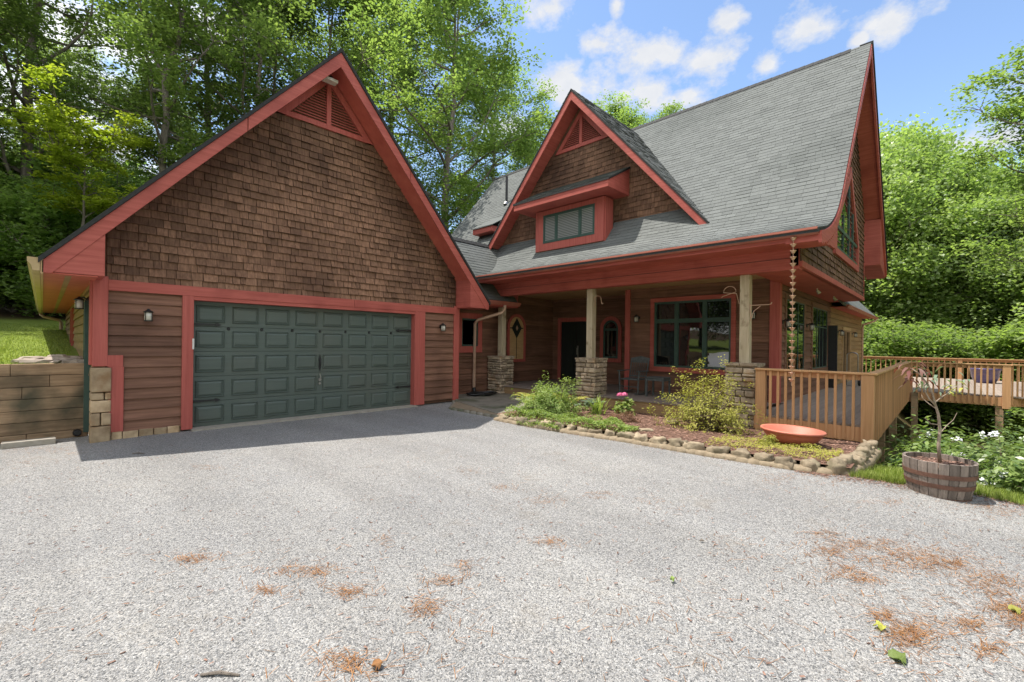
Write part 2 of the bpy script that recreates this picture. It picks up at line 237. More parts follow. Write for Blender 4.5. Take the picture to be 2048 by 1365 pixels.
# ------------------------------------------------------------------ mesh helpers
def V3(*a): return Vector(a)
class MB:
    def __init__(s): s.v = []; s.f = []; s.t = []
    def face(s, pts, tint=.5):
        i = len(s.v); s.v += [tuple(p) for p in pts]; s.f.append(tuple(range(i, i+len(pts)))); s.t.append(tint)
    def hexa(s, p, tint=.5):
        """8 points: bottom 0-3 (ccw from above), top 4-7"""
        i = len(s.v); s.v += [tuple(q) for q in p]
        for q in ((3, 2, 1, 0), (4, 5, 6, 7), (0, 1, 5, 4), (1, 2, 6, 5), (2, 3, 7, 6), (3, 0, 4, 7)):
            s.f.append(tuple(i+k for k in q)); s.t.append(tint)
    def box(s, x0, x1, y0, y1, z0, z1, tint=.5):
        s.hexa([(x0, y0, z0), (x1, y0, z0), (x1, y1, z0), (x0, y1, z0), (x0, y0, z1), (x1, y0, z1), (x1, y1, z1), (x0, y1, z1)], tint)
    def prism(s, poly, d, tint=.5):
        """planar polygon (3-D points) extruded by vector d"""
        d = Vector(d); p = [Vector(q) for q in poly]; n = len(p); i = len(s.v)
        nrm = sum((p[k].cross(p[(k+1) % n]) for k in range(n)), Vector())
        if nrm.dot(d) < 0: p.reverse()
        s.v += [tuple(q) for q in p]+[tuple(q+d) for q in p]
        s.f.append(tuple(i+k for k in reversed(range(n)))); s.f.append(tuple(i+n+k for k in range(n))); s.t += [tint, tint]
        for k in range(n):
            j = (k+1) % n; s.f.append((i+k, i+j, i+n+j, i+n+k)); s.t.append(tint)
    def tube(s, pts, rad, n=8, tint=.5, caps=True):
        pts = [Vector(p) for p in pts]
        if isinstance(rad, (int, float)): rad = [rad]*len(pts)
        base = len(s.v); prev = None
        for k, p in enumerate(pts):
            d = (pts[min(k+1, len(pts)-1)]-pts[max(k-1, 0)])
            d = d.normalized() if d.length > 1e-9 else Vector((0, 0, 1))
            if prev is None:
                a = d.cross(Vector((0, 0, 1))); a = a if a.length > .05 else d.cross(Vector((1, 0, 0)))
            else: a = prev-d*prev.dot(d)
            a = a.normalized(); prev = a; b = d.cross(a)
            for q in range(n):
                t = 2*math.pi*q/n; s.v.append(tuple(p+(a*math.cos(t)+b*math.sin(t))*rad[k]))
        for k in range(len(pts)-1):
            for q in range(n):
                j = (q+1) % n; s.f.append((base+k*n+q, base+k*n+j, base+(k+1)*n+j, base+(k+1)*n+q)); s.t.append(tint)
        if caps:
            s.f.append(tuple(base+q for q in reversed(range(n)))); s.t.append(tint)
            s.f.append(tuple(base+(len(pts)-1)*n+q for q in range(n))); s.t.append(tint)
    def lathe(s, c, prof, n=32, tint=.5, ax=(1, 1)):
        base = len(s.v)
        for r, z in prof:
            for q in range(n):
                t = 2*math.pi*q/n; s.v.append((c[0]+r*ax[0]*math.cos(t), c[1]+r*ax[1]*math.sin(t), c[2]+z))
        for k in range(len(prof)-1):
            for q in range(n):
                j = (q+1) % n; s.f.append((base+k*n+q, base+k*n+j, base+(k+1)*n+j, base+(k+1)*n+q)); s.t.append(tint)
    def rocky(s, c, size, seed, sub=2, rough=.18, tint=.5, rot=0.0, flat=1.0):
        bm = bmesh.new(); bmesh.ops.create_icosphere(bm, subdivisions=sub, radius=1.0)
        i = len(s.v); cr_, sr_ = math.cos(rot), math.sin(rot)
        for v in bm.verts:
            p = v.co; q = Vector((math.copysign(abs(p.x)**.6, p.x), math.copysign(abs(p.y)**.6, p.y), math.copysign(abs(p.z)**.6, p.z)))
            d = 1+rough*mnoise.noise(p*1.5+Vector((seed*7.3, seed*3.1, seed)))+rough*.5*mnoise.noise(p*3.7+Vector((seed, seed*5.7, 0)))
            q = q*d; x, y, z = q.x*size[0], q.y*size[1], q.z*size[2]
            s.v.append((c[0]+x*cr_-y*sr_, c[1]+x*sr_+y*cr_, c[2]+z))
        for f in bm.faces: s.f.append(tuple(i+v.index for v in f.verts)); s.t.append(tint)
        bm.free()
    def build(s, name, mat, parent=None, smooth=False, bevel=0.0):
        me = bpy.data.meshes.new(name); me.from_pydata(s.v, [], s.f); me.update()
        a = me.attributes.new('tint', 'FLOAT', 'FACE'); a.data.foreach_set('value', np.array(s.t, dtype=np.float32))
        me.materials.append(MATS[mat] if isinstance(mat, str) else mat)
        if smooth: me.polygons.foreach_set('use_smooth', [True]*len(me.polygons))
        o = bpy.data.objects.new(name, me); COL.objects.link(o)
        if parent is not None: o.parent = parent; o.matrix_parent_inverse = Matrix.Translation(-parent_loc(parent))
        if bevel:
            b = o.modifiers.new('edge', 'BEVEL'); b.width = bevel; b.segments = 2; b.limit_method = 'ANGLE'
        return o
def parent_loc(p):
    if p.parent is None: return Vector(p.location)
    return parent_loc(p.parent)+p.matrix_parent_inverse.translation+Vector(p.location)
def tag(o, label=None, cat=None, group=None, kind=None):
    if label: o['label'] = label
    if cat: o['category'] = cat
    if group: o['group'] = group
    if kind: o['kind'] = kind
    return o
def thing(name, label, cat, loc=(0, 0, 0), group=None):
    o = bpy.data.objects.new(name, None); COL.objects.link(o); o.location = loc; o.empty_display_size = .2
    return tag(o, label, cat, group)
def holder(name, parent):
    o = bpy.data.objects.new(name, None); COL.objects.link(o); o.parent = parent; return o
class Wall:
    """vertical wall frame: axis 'x' = wall runs along X at fixed Y, 'y' = runs along Y at fixed X; n = outward sign"""
    def __init__(s, ax, fixed, n): s.ax, s.c, s.n = ax, fixed, n
    def p(s, a, z, d=0.0):
        return Vector((a, s.c+s.n*d, z)) if s.ax == 'x' else Vector((s.c+s.n*d, a, z))
    def box(s, mb, a0, a1, z0, z1, d0, d1, tint=.5):
        x = sorted((s.p(a0, 0, d0)[0], s.p(a1, 0, d1)[0])); y = sorted((s.p(a0, 0, d0)[1], s.p(a1, 0, d1)[1]))
        mb.box(x[0], x[1], y[0], y[1], z0, z1, tint)
    def poly(s, mb, pts, d0, d1, tint=.5):
        mb.prism([s.p(a, z, d0) for a, z in pts], s.p(0, 0, d1)-s.p(0, 0, d0), tint)
def clip(poly, planes):
    """2-D polygon clipped by half planes (nx, ny, c): keep nx*x+ny*y <= c"""
    for nx, ny, c in planes:
        if not poly: break
        o = []
        for i in range(len(poly)):
            p, q = poly[i], poly[(i+1) % len(poly)]
            dp = nx*p[0]+ny*p[1]-c; dq = nx*q[0]+ny*q[1]-c
            if dp <= 0: o.append(p)
            if dp*dq < 0:
                t = dp/(dp-dq); o.append((p[0]+(q[0]-p[0])*t, p[1]+(q[1]-p[1])*t))
        poly = o
    return poly if len(poly) > 2 else []
def tiles(mb, frame, a0, a1, s0, s1, course, wid, lift=.012, base=.002, planes=(), jit=.25, gap=.004, tint=(0, 1), drop=0.0, smooth_t=.0, seed=1, lip=-.45, tfun=None):
    """courses of shingles on a surface: frame(a, s, off) -> 3-D point"""
    rg = random.Random(seed); k = 0; s = s0
    while s < s1-1e-6:
        e = min(s+course, s1); a = a0-rg.random()*wid[1]; ct = rg.random()
        while a < a1:
            w = rg.uniform(*wid); lo = s-(rg.random()*drop if drop else 0)
            pl = clip([(max(a+gap/2, a0), lo), (min(a+w-gap/2, a1), lo), (min(a+w-gap/2, a1), e+.01), (max(a+gap/2, a0), e+.01)], planes) if a+w > a0 else []
            if pl:
                l = lift*(1+jit*(rg.random()*2-1)); h = e+.01-lo
                tt = tint[0]+(tint[1]-tint[0])*(rg.random()*(1-smooth_t)+ct*smooth_t)
                if tfun: tt += tfun(max(a, a0), s)
                top = [frame(x, y, base+l*(1-(y-lo)/h)) for x, y in pl]; bot = [frame(x, y, -.004) for x, y in pl]
                mb.face(top, tt); n = len(pl)
                for i in range(n):
                    j = (i+1) % n; mb.face([bot[i], bot[j], top[j], top[i]], lip)  # edge faces tinted dark: painted shadow line under each course
            a += w
        s = e; k += 1
def siding(mb, w, a0, a1, z0, z1, openings=(), course=.185, lap=.034, d=0.0, seed=3, zcut=None):
    """lapped boards with openings (a0, a1, z0, z1)"""
    rg = random.Random(seed); z = z0
    while z < z1-1e-6:
        e = min(z+course, z1); t = rg.random()
        cuts = sorted({z, e, *[q for o in openings for q in o[2:4] if z < q < e]})
        for lo, hi in zip(cuts, cuts[1:]):
            iv = [(a0, a1)]
            for o in openings:
                if o[2] < hi-1e-6 and o[3] > lo+1e-6:
                    nv = []
                    for p, q in iv:
                        if o[0] > p: nv.append((p, min(q, o[0])))
                        if o[1] < q: nv.append((max(p, o[1]), q))
                    iv = [x for x in nv if x[1]-x[0] > 1e-4]
            for p, q in iv:
                x = p
                while x < q:
                    y = min(q, x+rg.uniform(2.2, 4.2)); y = q if q-y < .5 else y
                    tt = min(1, max(0, t*.6+rg.random()*.4)); off = lambda zz: d+lap*(1-(zz-z)/course)+.004
                    P = [w.p(x, lo, off(lo)), w.p(y-.003, lo, off(lo)), w.p(y-.003, hi, off(hi)), w.p(x, hi, off(hi))]
                    if (w.ax == 'x') == (w.n > 0): P.reverse()
                    mb.face(P, tt)
                    mb.face([w.p(x, lo, d-.01), w.p(y, lo, d-.01), w.p(y, lo, off(lo)), w.p(x, lo, off(lo))], -.5)  # lower lip darkened by tint, a painted shadow line below each board
                    x = y
        z = e
def sm01(t): t = max(0.0, min(1.0, t)); return t*t*(3-2*t)
def sheet(mb, pts, thick, tint=.5):
    """flat polygon given a thickness straight down"""
    mb.prism(pts, (0, 0, -thick), tint)
def interp(prof, s):
    for (sa, xa, za), (sb, xb, zb) in zip(prof, prof[1:]):
        if s <= sb or (sb, xb, zb) == prof[-1]:
            t = (s-sa)/(sb-sa); L = math.hypot(xb-xa, zb-za); return xa+(xb-xa)*t, za+(zb-za)*t, (xb-xa)/L, (zb-za)/L
# ================================================================== HOUSE
house = thing('house', 'brown shingled house with red trim, steep gables and a green garage door', 'house', (8, 12, 0))
GF = Wall('x', 10.2, -1)          # garage gable front
GX0, GX1, GC = 0.40, 8.12, 4.265  # garage corners and centre line
GS = 1.16; GZ = 8.03              # pitch and ridge height
def rake(u): return GZ-GS*abs(u-GC)
# --- garage front siding, door jambs, band, corner boards
mb = MB(); siding(mb, GF, .58, 1.70, .08, 2.50, [(.40, .78, 0, 1.40)], seed=5); mb.build('siding_wall', 'siding', house)
mb = MB(); siding(mb, GF, 6.86, 7.95, .08, 2.50, seed=6); mb.build('siding_wall', 'siding', house)
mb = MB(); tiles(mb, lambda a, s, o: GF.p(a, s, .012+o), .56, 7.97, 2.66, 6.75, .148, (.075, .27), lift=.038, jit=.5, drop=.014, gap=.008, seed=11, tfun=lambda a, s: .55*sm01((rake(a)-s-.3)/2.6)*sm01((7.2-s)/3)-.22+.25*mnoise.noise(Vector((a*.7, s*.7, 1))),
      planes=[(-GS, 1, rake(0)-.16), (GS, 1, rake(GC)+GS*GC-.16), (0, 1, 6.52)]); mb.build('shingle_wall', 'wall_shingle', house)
mb = MB(); GF.poly(mb, [(GX0+.02, 0), (1.72, 0), (1.72, 2.45), (6.84, 2.45), (6.84, 0), (GX1-.02, 0), (GX1-.02, rake(GX1)-.1), (GC, GZ-.15), (GX0+.02, rake(GX0)-.1)], -.22, -.012)
mb.build('wall', 'wall_shingle', house)
tr = MB()
GF.box(tr, GX0-.01, .58, 1.215, 2.73, -.1, .062)
GF.box(tr, .58, .78, 1.20, 1.40, -.1, .058); GF.box(tr, .60, .79, .09, 1.20, -.1, .060); tr.build('trim_board', 'red_vertical', house, bevel=.004); tr = MB()
GF.box(tr, 7.94, GX1+.01, .03, 2.73, -.1, .062); tr.build('trim_board', 'red_vertical', house, bevel=.004); tr = MB()
GF.box(tr, 1.60, 1.775, 0, 2.50, -.1, .066); tr.build('trim_board', 'red_vertical', house, bevel=.004); tr = MB(); GF.box(tr, 6.63, 6.95, 0, 2.50, -.13, .066)
tr.build('trim_board', 'red_vertical', house, bevel=.004)
tr = MB(); GF.box(tr, .58, 4.93, 2.50, 2.68, -.1, .07); GF.box(tr, 4.934, 7.94, 2.50, 2.68, -.1, .0695); GF.box(tr, 1.775, 6.63, 2.425, 2.50, -.13, .058); tr.build('trim_board', 'red_paint', house, bevel=.004)
# --- stone plinth at the corner
mb = MB(); zz = -.12; rgs = random.Random(4)
for h, cut in ((.34, None), (.22, .50), (.21, None), (.13, .545), (.42, None)):
    xs = [.365, .635] if cut is None else [.365, cut, .635]
    for p, q in zip(xs, xs[1:]):
        mb.box(p+.006, q-.006, 10.10+rgs.uniform(-.012, .012), 10.45, zz+.005, zz+h-.008, rgs.random())
    zz += h
mb.build('stone_corner', 'stone_tan', house, bevel=.018)
mb = MB(); x = .64
while x < 1.58:
    w = rgs.uniform(.12, .24); mb.box(x, min(x+w, 1.6)-.012, 10.14+rgs.uniform(-.01, .01), 10.3, -.1, .085+rgs.uniform(-.01, .01), rgs.random()); x += w
mb.build('stone_base', 'stone_tan', house, bevel=.014)
mb = MB(); mb.box(1.75, 6.66, 10.02, 10.30, -.1, .006); mb.build('door_sill', 'concrete', house)
# --- garage door
DW = Wall('x', 10.32, -1)
gd = MB(); D0, D1, DH = 1.775, 6.63, 2.425; rows, cols = 5, 8; rh = DH/rows; cw = (D1-D0)/cols
for r in range(rows):
    z0, z1 = r*rh+.004, (r+1)*rh-.004
    DW.box(gd, D0, D1, z0, z1, -.05, 0)
    for c in range(cols):
        a0, a1 = D0+c*cw+.075, D0+(c+1)*cw-.075; y0, y1 = z0+.085, z1-.085
        A = [DW.p(a0, y0, .001), DW.p(a1, y0, .001), DW.p(a1, y1, .001), DW.p(a0, y1, .001)]
        def ring(i, d): return [DW.p(a0+i, y0+i, d), DW.p(a1-i, y0+i, d), DW.p(a1-i, y1-i, d), DW.p(a0+i, y1-i, d)]
        L = [ring(-.012, .002), ring(.0, .012), ring(.014, -.008), ring(.05, .012)]
        # raised moulding, groove, raised field (sits proud of the slab)
        L = [[q+DW.p(0, 0, .012)-DW.p(0, 0, 0) if k else q for q in l] for k, l in enumerate(L)]
        for p, q in zip(L, L[1:]):
            for i in range(4):
                j = (i+1) % 4; gd.face([p[i], p[j], q[j], q[i]])
        gd.face(L[-1])
DW.box(gd, D0-.02, D1+.02, -.02, DH+.02, -.09, -.055)
gdo = gd.build('garage_door', 'green_door', house)
for z in (1.98, .50):
    for side in (0, 1):
        h = MB(); x0 = D0+.02 if not side else D1-.02; s = 1 if not side else -1
        P = [(0, -.022), (.36, -.014), (.37, -.034), (.40, -.03), (.46, 0), (.40, .03), (.37, .034), (.36, .014), (0, .022)]
        DW.poly(h, [(x0+s*a, z+b) for a, b in P], .010, .030); h.build('strap_hinge', 'black_metal', gdo)
for k in range(1, 8):
    h = MB(); c = DW.p(D0+k*cw, 1.905, .0); h.tube([c, c+Vector((0, -.02, 0))], [.032, .022], 10); h.build('clavos_knob', 'black_metal', gdo)
h = MB(); c0 = D0+4*cw
DW.poly(h, [(c0-.02, 1.06), (c0-.028, 1.12), (c0-.018, 1.2), (c0-.03, 1.26), (c0, 1.38), (c0+.03, 1.26), (c0+.018, 1.2), (c0+.028, 1.12), (c0+.02, 1.06), (c0, .99)], .012, .022)
h.tube([DW.p(c0, 1.1, .02), DW.p(c0, 1.12, .06), DW.p(c0, 1.2, .065), DW.p(c0, 1.26, .02)], .011, 8); h.build('door_pull', 'black_metal', gdo)
h = MB(); h.tube([DW.p(c0, .80, .01), DW.p(c0, .80, .035)], [.035, .03], 14); h.tube([DW.p(c0, .80, .035), DW.p(c0+.005, .86, .05), DW.p(c0-.008, .94, .045)], [.014, .012, .01], 8)
h.tube([DW.p(c0, .71, .01), DW.p(c0, .71, .03)], [.026, .024], 12); h.build('lock_handle', 'steel', gdo)
# --- garage gable vent
vm = MB(); zb = 6.50; hw = .98
GF.poly(vm, [(GC-hw-.12, zb), (GC+hw+.12, zb), (GC+hw, zb+.1), (GC-hw, zb+.1)], .0, .07)
for s in (-1, 1): GF.poly(vm, [(GC+s*(hw+.12), zb), (GC+s*(hw-.06), zb), (GC, zb+GS*(hw-.06)), (GC, zb+GS*(hw+.12))], .0, .065)
GF.box(vm, GC-.05, GC+.05, zb+.08, zb+GS*hw-.05, 0, .075)
vent = vm.build('gable_vent', 'red_vertical', house)
lv = MB(); z = zb+.1
while z < zb+GS*hw-.12:
    w = hw-.06-(z+.05-zb)/GS
    for s0, s1 in ((-w, -.05), (.05, w)):
        if s1-s0 > .03:
            P = [GF.p(GC+s0, z, .055), GF.p(GC+s1, z, .055), GF.p(GC+s1, z+.045, .0), GF.p(GC+s0, z+.045, .0)]; lv.prism(P, (0, 0, .014))
    z += .062
lv.build('louvre', 'red_paint', vent)
# --- garage roof, rakes, returns, soffits
OV = 9.53; VB = 25.4
rf = MB()
for s in (-1, 1):
    e = 4.49; tz = GZ-GS*e
    skew = -.28 if s < 0 else 0
    top = [(GC, OV-.03, GZ+.045), (GC+s*e, OV-.03, tz+.045), (GC+s*e+skew, VB, tz+.045), (GC, VB, GZ+.045)]
    rf.prism(top, (0, 0, -.085))
groof = rf.build('roof', 'roof_edge', house)
rk = MB()
for s in (-1, 1):
    e = 4.45
    P = [(GC, OV, GZ-.045), (GC+s*e, OV, GZ-GS*e-.045), (GC+s*e, OV, GZ-GS*e-.22), (GC+s*(e-.10), OV, GZ-GS*e-.22), (GC, OV, GZ-.36)]
    for t0, t1 in ((0, .40), (.403, 1)):
        A = lambda t: Vector((GC+s*e*t, OV, GZ-GS*e*t-.045)); B = lambda t: Vector((GC+s*e*t, OV, GZ-.36-(GS*e-.14)*t))
        rk = MB(); Q = [A(t0), A(t1), B(t1), B(t0)] if t1 < 1 else [A(t0), A(1), P[2], P[3], B(t0)]
        rk.prism(Q, (0, .045, 0)); rk.build('rake_board', 'red_paint', groof, bevel=.003)
sf = MB()
for s in (-1, 1):
    P = [(GC, OV+.045, GZ-.21), (GC+s*4.3, OV+.045, GZ-.21-GS*4.3), (GC+s*4.3, 10.25, GZ-.21-GS*4.3), (GC, 10.25, GZ-.21)]; sf.prism(P, (0, 0, .06))
sf.build('soffit', 'red_soffit', groof)
bx = MB()
for s in (-1, 1):
    i, o = GC+s*3.765, GC+s*4.44; zi = GZ-GS*3.765-.1; zo = GZ-GS*4.44-.06
    bx = MB(); bx.prism([(i, OV+.012, 2.67), (o, OV+.012, 2.67), (o, OV+.012, zo), (i, OV+.012, zi)], (0, .66, 0)); bx.build('eave_return', 'red_paint', groof, bevel=.003)
sf = MB(); sheet(sf, [(-.18, OV+.03, 2.665), (.42, OV+.03, 2.665), (.22, VB, 2.665), (-.46, VB, 2.665)], .02); sf.build('soffit', 'red_soffit', groof)
sf = MB(); sheet(sf, [(.06, OV+.2, 2.644), (.13, OV+.2, 2.644), (-.10, VB-.1, 2.644), (-.17, VB-.1, 2.644)], .004); sf.build('soffit_vent', 'porch_rim', groof)
sf = MB(); sf.prism([(-.2, OV, 2.63), (-.2, OV, 2.84), (-.48, VB, 2.84), (-.48, VB, 2.63)], (.03, 0, 0)); sf.build('fascia', 'porch_ceiling', groof)
def gutter(name, p0, p1, outv, mat, parent, h=.12, w=.12):
    """K-profile gutter hung from p0 to p1 (top back edge); outv = outward horizontal unit"""
    o = Vector(outv); p0 = Vector(p0); p1 = Vector(p1); prof = [(0, 0), (0, -h), (w*.55, -h), (w*.72, -h*.55), (w, -h*.30), (w, 0), (w-.012, 0), (w-.02, -h*.28), (w*.6, -h+.012), (.01, -h+.012), (.01, 0)]
    m = MB(); P = [p0+o*a+Vector((0, 0, b)) for a, b in prof]; Q = [p1+o*a+Vector((0, 0, b)) for a, b in prof]
    for i in range(len(P)-1): m.face([P[i], P[i+1], Q[i+1], Q[i]])
    for E in (P, Q): m.face([E[0], E[1], E[2], E[3], E[4], E[5]])
    return m.build(name, mat, parent)
gutter('gutter', (-.205, OV-.01, 2.86), (-.485, VB, 2.80), (-1, 0, 0), 'gutter_tan', groof, .19, .13)
ds = MB(); ds.tube([(-.50, VB-.1, 2.66), (-.50, VB-.1, 2.56), (-.42, VB-.15, 2.48), (.0, VB-.2, 2.36), (.06, VB-.2, 2.28), (.07, VB-.2, 1.2)], .055, 8); ds.build('downspout', 'copper', groof)
# --- garage left wall (sunlit), side door, window, back
GL = Wall('y', .40, -1)
class Skew:
    ax, n = 'y', -1
    def p(s, a, z, d=0.0): return Vector((.40-(a-10.2)*.013-d, a, z))
    def box(s, mb, a0, a1, z0, z1, d0, d1, tint=.5): mb.hexa([s.p(a0, z0, d1), s.p(a0, z0, d0), s.p(a1, z0, d0), s.p(a1, z0, d1), s.p(a0, z1, d1), s.p(a0, z1, d0), s.p(a1, z1, d0), s.p(a1, z1, d1)], tint)
GL = Skew()
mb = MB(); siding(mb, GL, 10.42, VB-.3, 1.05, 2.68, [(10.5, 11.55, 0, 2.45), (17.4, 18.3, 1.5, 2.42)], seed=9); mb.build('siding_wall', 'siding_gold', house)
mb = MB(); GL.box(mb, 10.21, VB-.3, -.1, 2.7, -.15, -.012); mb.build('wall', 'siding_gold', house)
mb = MB(); GL.box(mb, 10.2, 10.42, 1.24, 2.66, -.02, .045); mb.build('trim_board', 'red_vertical', house, bevel=.004)
sd = MB(); GL.box(sd, 10.95, 11.6, .02, 2.30, -.01, .03); sdo = sd.build('side_door', 'green_frame', house)
sd = MB(); GL.box(sd, 10.9, 11.02, .02, 2.36, 0, .075); GL.box(sd, 11.55, 11.65, .02, 2.36, 0, .06); sd.build('door_frame', 'green_frame', sdo)
sw = MB()
for a0, a1, z0, z1 in ((17.3, 17.4, 1.42, 2.5), (18.3, 18.4, 1.42, 2.5), (17.4, 18.3, 1.42, 1.5), (17.4, 18.3, 2.42, 2.5)): GL.box(sw, a0, a1, z0, z1, 0, .07)
swo = sw.build('window', 'red_vertical', house); sw = MB(); GL.box(sw, 17.4, 18.3, 1.5, 2.42, 0, .02); sw.build('pane', 'glass', swo)
mb = MB(); mb.box(.2, 8.1, VB-.45, VB-.3, 0, 2.8); mb.box(8.0, 8.12, 10.25, VB-.3, -.1, 2.8)
mb.prism([(.2, VB-.4, 2.8), (8.1, VB-.4, 2.8), (GC, VB-.4, GZ-.2)], (0, .1, 0)); mb.build('wall', 'siding', house)

def wall_lamp(w, a, z, parent=None):
    m = MB(); c = w.p(a, z, .02); n = (w.p(0, 0, 1)-w.p(0, 0, 0)); t = (w.p(1, 0, 0)-w.p(0, 0, 0))
    m.tube([c, c+n*.02], [.055, .05], 10); m.tube([c+n*.02+V3(0, 0, .03), c+n*.08+V3(0, 0, .075), c+n*.13+V3(0, 0, .06)], .014, 7)
    g = c+n*.13; m.tube([g+V3(0, 0, .085), g+V3(0, 0, .06), g+V3(0, 0, .03), g+V3(0, 0, .02)], [.012, .03, .075, .072], 12)
    for q in range(4):
        an = math.pi/4+q*math.pi/2; e = (n*math.cos(an)+t*math.sin(an))*.062; m.tube([g+e+V3(0, 0, .03), g+e+V3(0, 0, -.13)], .006, 5)
    m.tube([g+V3(0, 0, -.12), g+V3(0, 0, -.135)], [.066, .06], 12)
    o = m.build('wall_lamp', 'black_metal', house); q = MB(); q.tube([g+V3(0, 0, .02), g+V3(0, 0, -.12)], [.055, .058], 12); q.build('lamp_glass', 'lamp_glass', o, smooth=True); return o
wall_lamp(GF, 1.10, 2.13); wall_lamp(GF, 7.49, 2.13); wall_lamp(GL, 10.75, 2.32)
fl = MB(); fl.box(4.14, 4.24, 9.9, 10.02, 7.50, 7.60); fo = fl.build('floodlight', 'black_metal', house); fl = MB(); fl.box(4.02, 4.32, 9.78, 9.96, 7.43, 7.50); fl.build('lamp_head', 'lamp_glass', fo, bevel=.012)
mb = MB(); GF.box(mb, 1.755, 1.785, 1.50, 1.70, .05, .075); mb.build('keypad', 'white_plastic', house, bevel=.004)

# ------------------------------------------------------------------ main house
HF = Wall('y', 12.25, -1)          # front window wall
DWL = Wall('y', 13.5, -1)          # entrance wall
AL = Wall('x', 11.05, -1)          # alcove and link wall
SW = Wall('x', 3.0, -1)            # right side wall under the overhang
GW = Wall('x', 2.10, -1)           # upper gable wall
FL = .31
def window(w, a0, a1, z0, z1, parent, mull=(), hmull=(), tw=.115, frame=.05, trim='red_paint', fr='green_frame', pane='glass', trims=True, td=.068, pd=-.012, g=.028):
    """red trim outside, green frame with mullions, one pane per light; a0..z1 is the frame's outer size"""
    m = MB()
    if trims:
        w.box(m, a0-tw, a1+tw, z1, z1+tw, 0, td); w.box(m, a0-tw, a1+tw, z0-tw*1.2, z0, 0, td+.006)
        w.box(m, a0-tw, a0, z0, z1, 0, td-.003); w.box(m, a1, a1+tw, z0, z1, 0, td-.003)
    else:
        w.box(m, a0, a0+.01, z0, z0+.01, 0, .01)
    o = m.build('window', trim, parent, bevel=.004)
    f = MB(); w.box(f, a0, a1, z1-frame, z1, -.06, .04); w.box(f, a0, a1, z0, z0+frame, -.06, .04)
    w.box(f, a0, a0+frame, z0+frame, z1-frame, -.06, .038); w.box(f, a1-frame, a1, z0+frame, z1-frame, -.06, .038)
    for x in mull: w.box(f, x-frame*.75, x+frame*.75, z0+frame, z1-frame, -.06, .036)
    for y in hmull: w.box(f, a0+frame, a1-frame, y-frame*.6, y+frame*.6, -.06, .034)
    xs = [a0, *sorted(mull), a1]; ys = [z0, *sorted(hmull), z1]
    for x, y in zip(xs, xs[1:]):
        for p, q in zip(ys, ys[1:]):
            A, B, Cc, D = min(x, y)+frame*.6, max(x, y)-frame*.6, p+frame*.6, q-frame*.6
            w.box(f, A, A+g, Cc, D, -.05, .026); w.box(f, B-g, B, Cc, D, -.05, .026); w.box(f, A+g, B-g, Cc, Cc+g, -.05, .024); w.box(f, A+g, B-g, D-g, D, -.05, .024)
    f.build('frame', fr, o)
    p = MB()
    for x, y in zip(xs, xs[1:]):
        for q, s in zip(ys, ys[1:]): w.box(p, x+frame*.5, y-frame*.5, q+frame*.5, s-frame*.5, pd-.018, pd)
    p.build('pane', pane, o); return o
# front window wall
WO = (4.05, 6.18, 1.06, 2.93)
mb = MB(); siding(mb, HF, 3.0, 7.0, FL, 3.40, [WO], seed=21); mb.build('siding_wall', 'siding', house)
window(HF, *WO, house, mull=(4.74, 5.52), hmull=(2.38,))
tr = MB(); HF.box(tr, 2.985, 3.16, FL, 3.38, -.05, .060); SW.box(tr, 12.2, 12.40, FL, 3.24, -.05, .060); tr.build('trim_board', 'red_vertical', house, bevel=.004)
tr = MB(); HF.box(tr, 6.97, 7.13, FL, 3.36, -.05, .064); tr.build('trim_board', 'red_vertical', house, bevel=.004)
wall_lamp(HF, 6.70, 2.50); wall_lamp(HF, 3.52, 2.50)
# alcove side (hidden mostly) and entrance wall
mb = MB(); mb.box(12.26, 13.5, 6.95, 7.08, FL, 3.4); mb.build('wall', 'siding', house)
mb = MB(); siding(mb, DWL, 7.05, 11.05, FL, 3.40, [(9.05, 10.75, FL, 2.52)], seed=22); mb.build('siding_wall', 'siding', house)
dr = MB(); DWL.box(dr, 9.05, 9.17, FL, 2.52, -.03, .066); DWL.box(dr, 10.63, 10.75, FL, 2.52, -.03, .066); DWL.box(dr, 9.05, 10.75, 2.52, 2.66, -.03, .07)
door = dr.build('front_door', 'red_vertical', house, bevel=.004)
lf = MB()
for a0, a1 in ((9.18, 9.89), (9.91, 10.62)):
    DWL.box(lf, a0, a1, FL+.03, 2.50, -.05, .005)
    for z0, z1 in ((FL+.15, FL+.75), (FL+.9, 2.38)): DWL.box(lf, a0+.13, a1-.13, z0, z1, .005, .018)
    DWL.box(lf, a0+.11, a0+.118, FL+.15, 2.40, .005, .012)
lf.build('door_leaf', 'dark_door', door)
hd = MB(); hd.tube([DWL.p(9.84, 1.28, .02), DWL.p(9.84, 1.30, .06), DWL.p(9.84, 1.52, .06), DWL.p(9.84, 1.54, .02)], .013, 8); DWL.box(hd, 9.815, 9.865, 1.2, 1.62, 0, .012); hd.build('handle', 'steel', door)
def arch(c, z0, zs, r, n=14): return [(c-r, z0), (c+r, z0)]+[(c+r*math.cos(t), zs+r*math.sin(t)) for t in [math.pi*k/n for k in range(n+1)]]
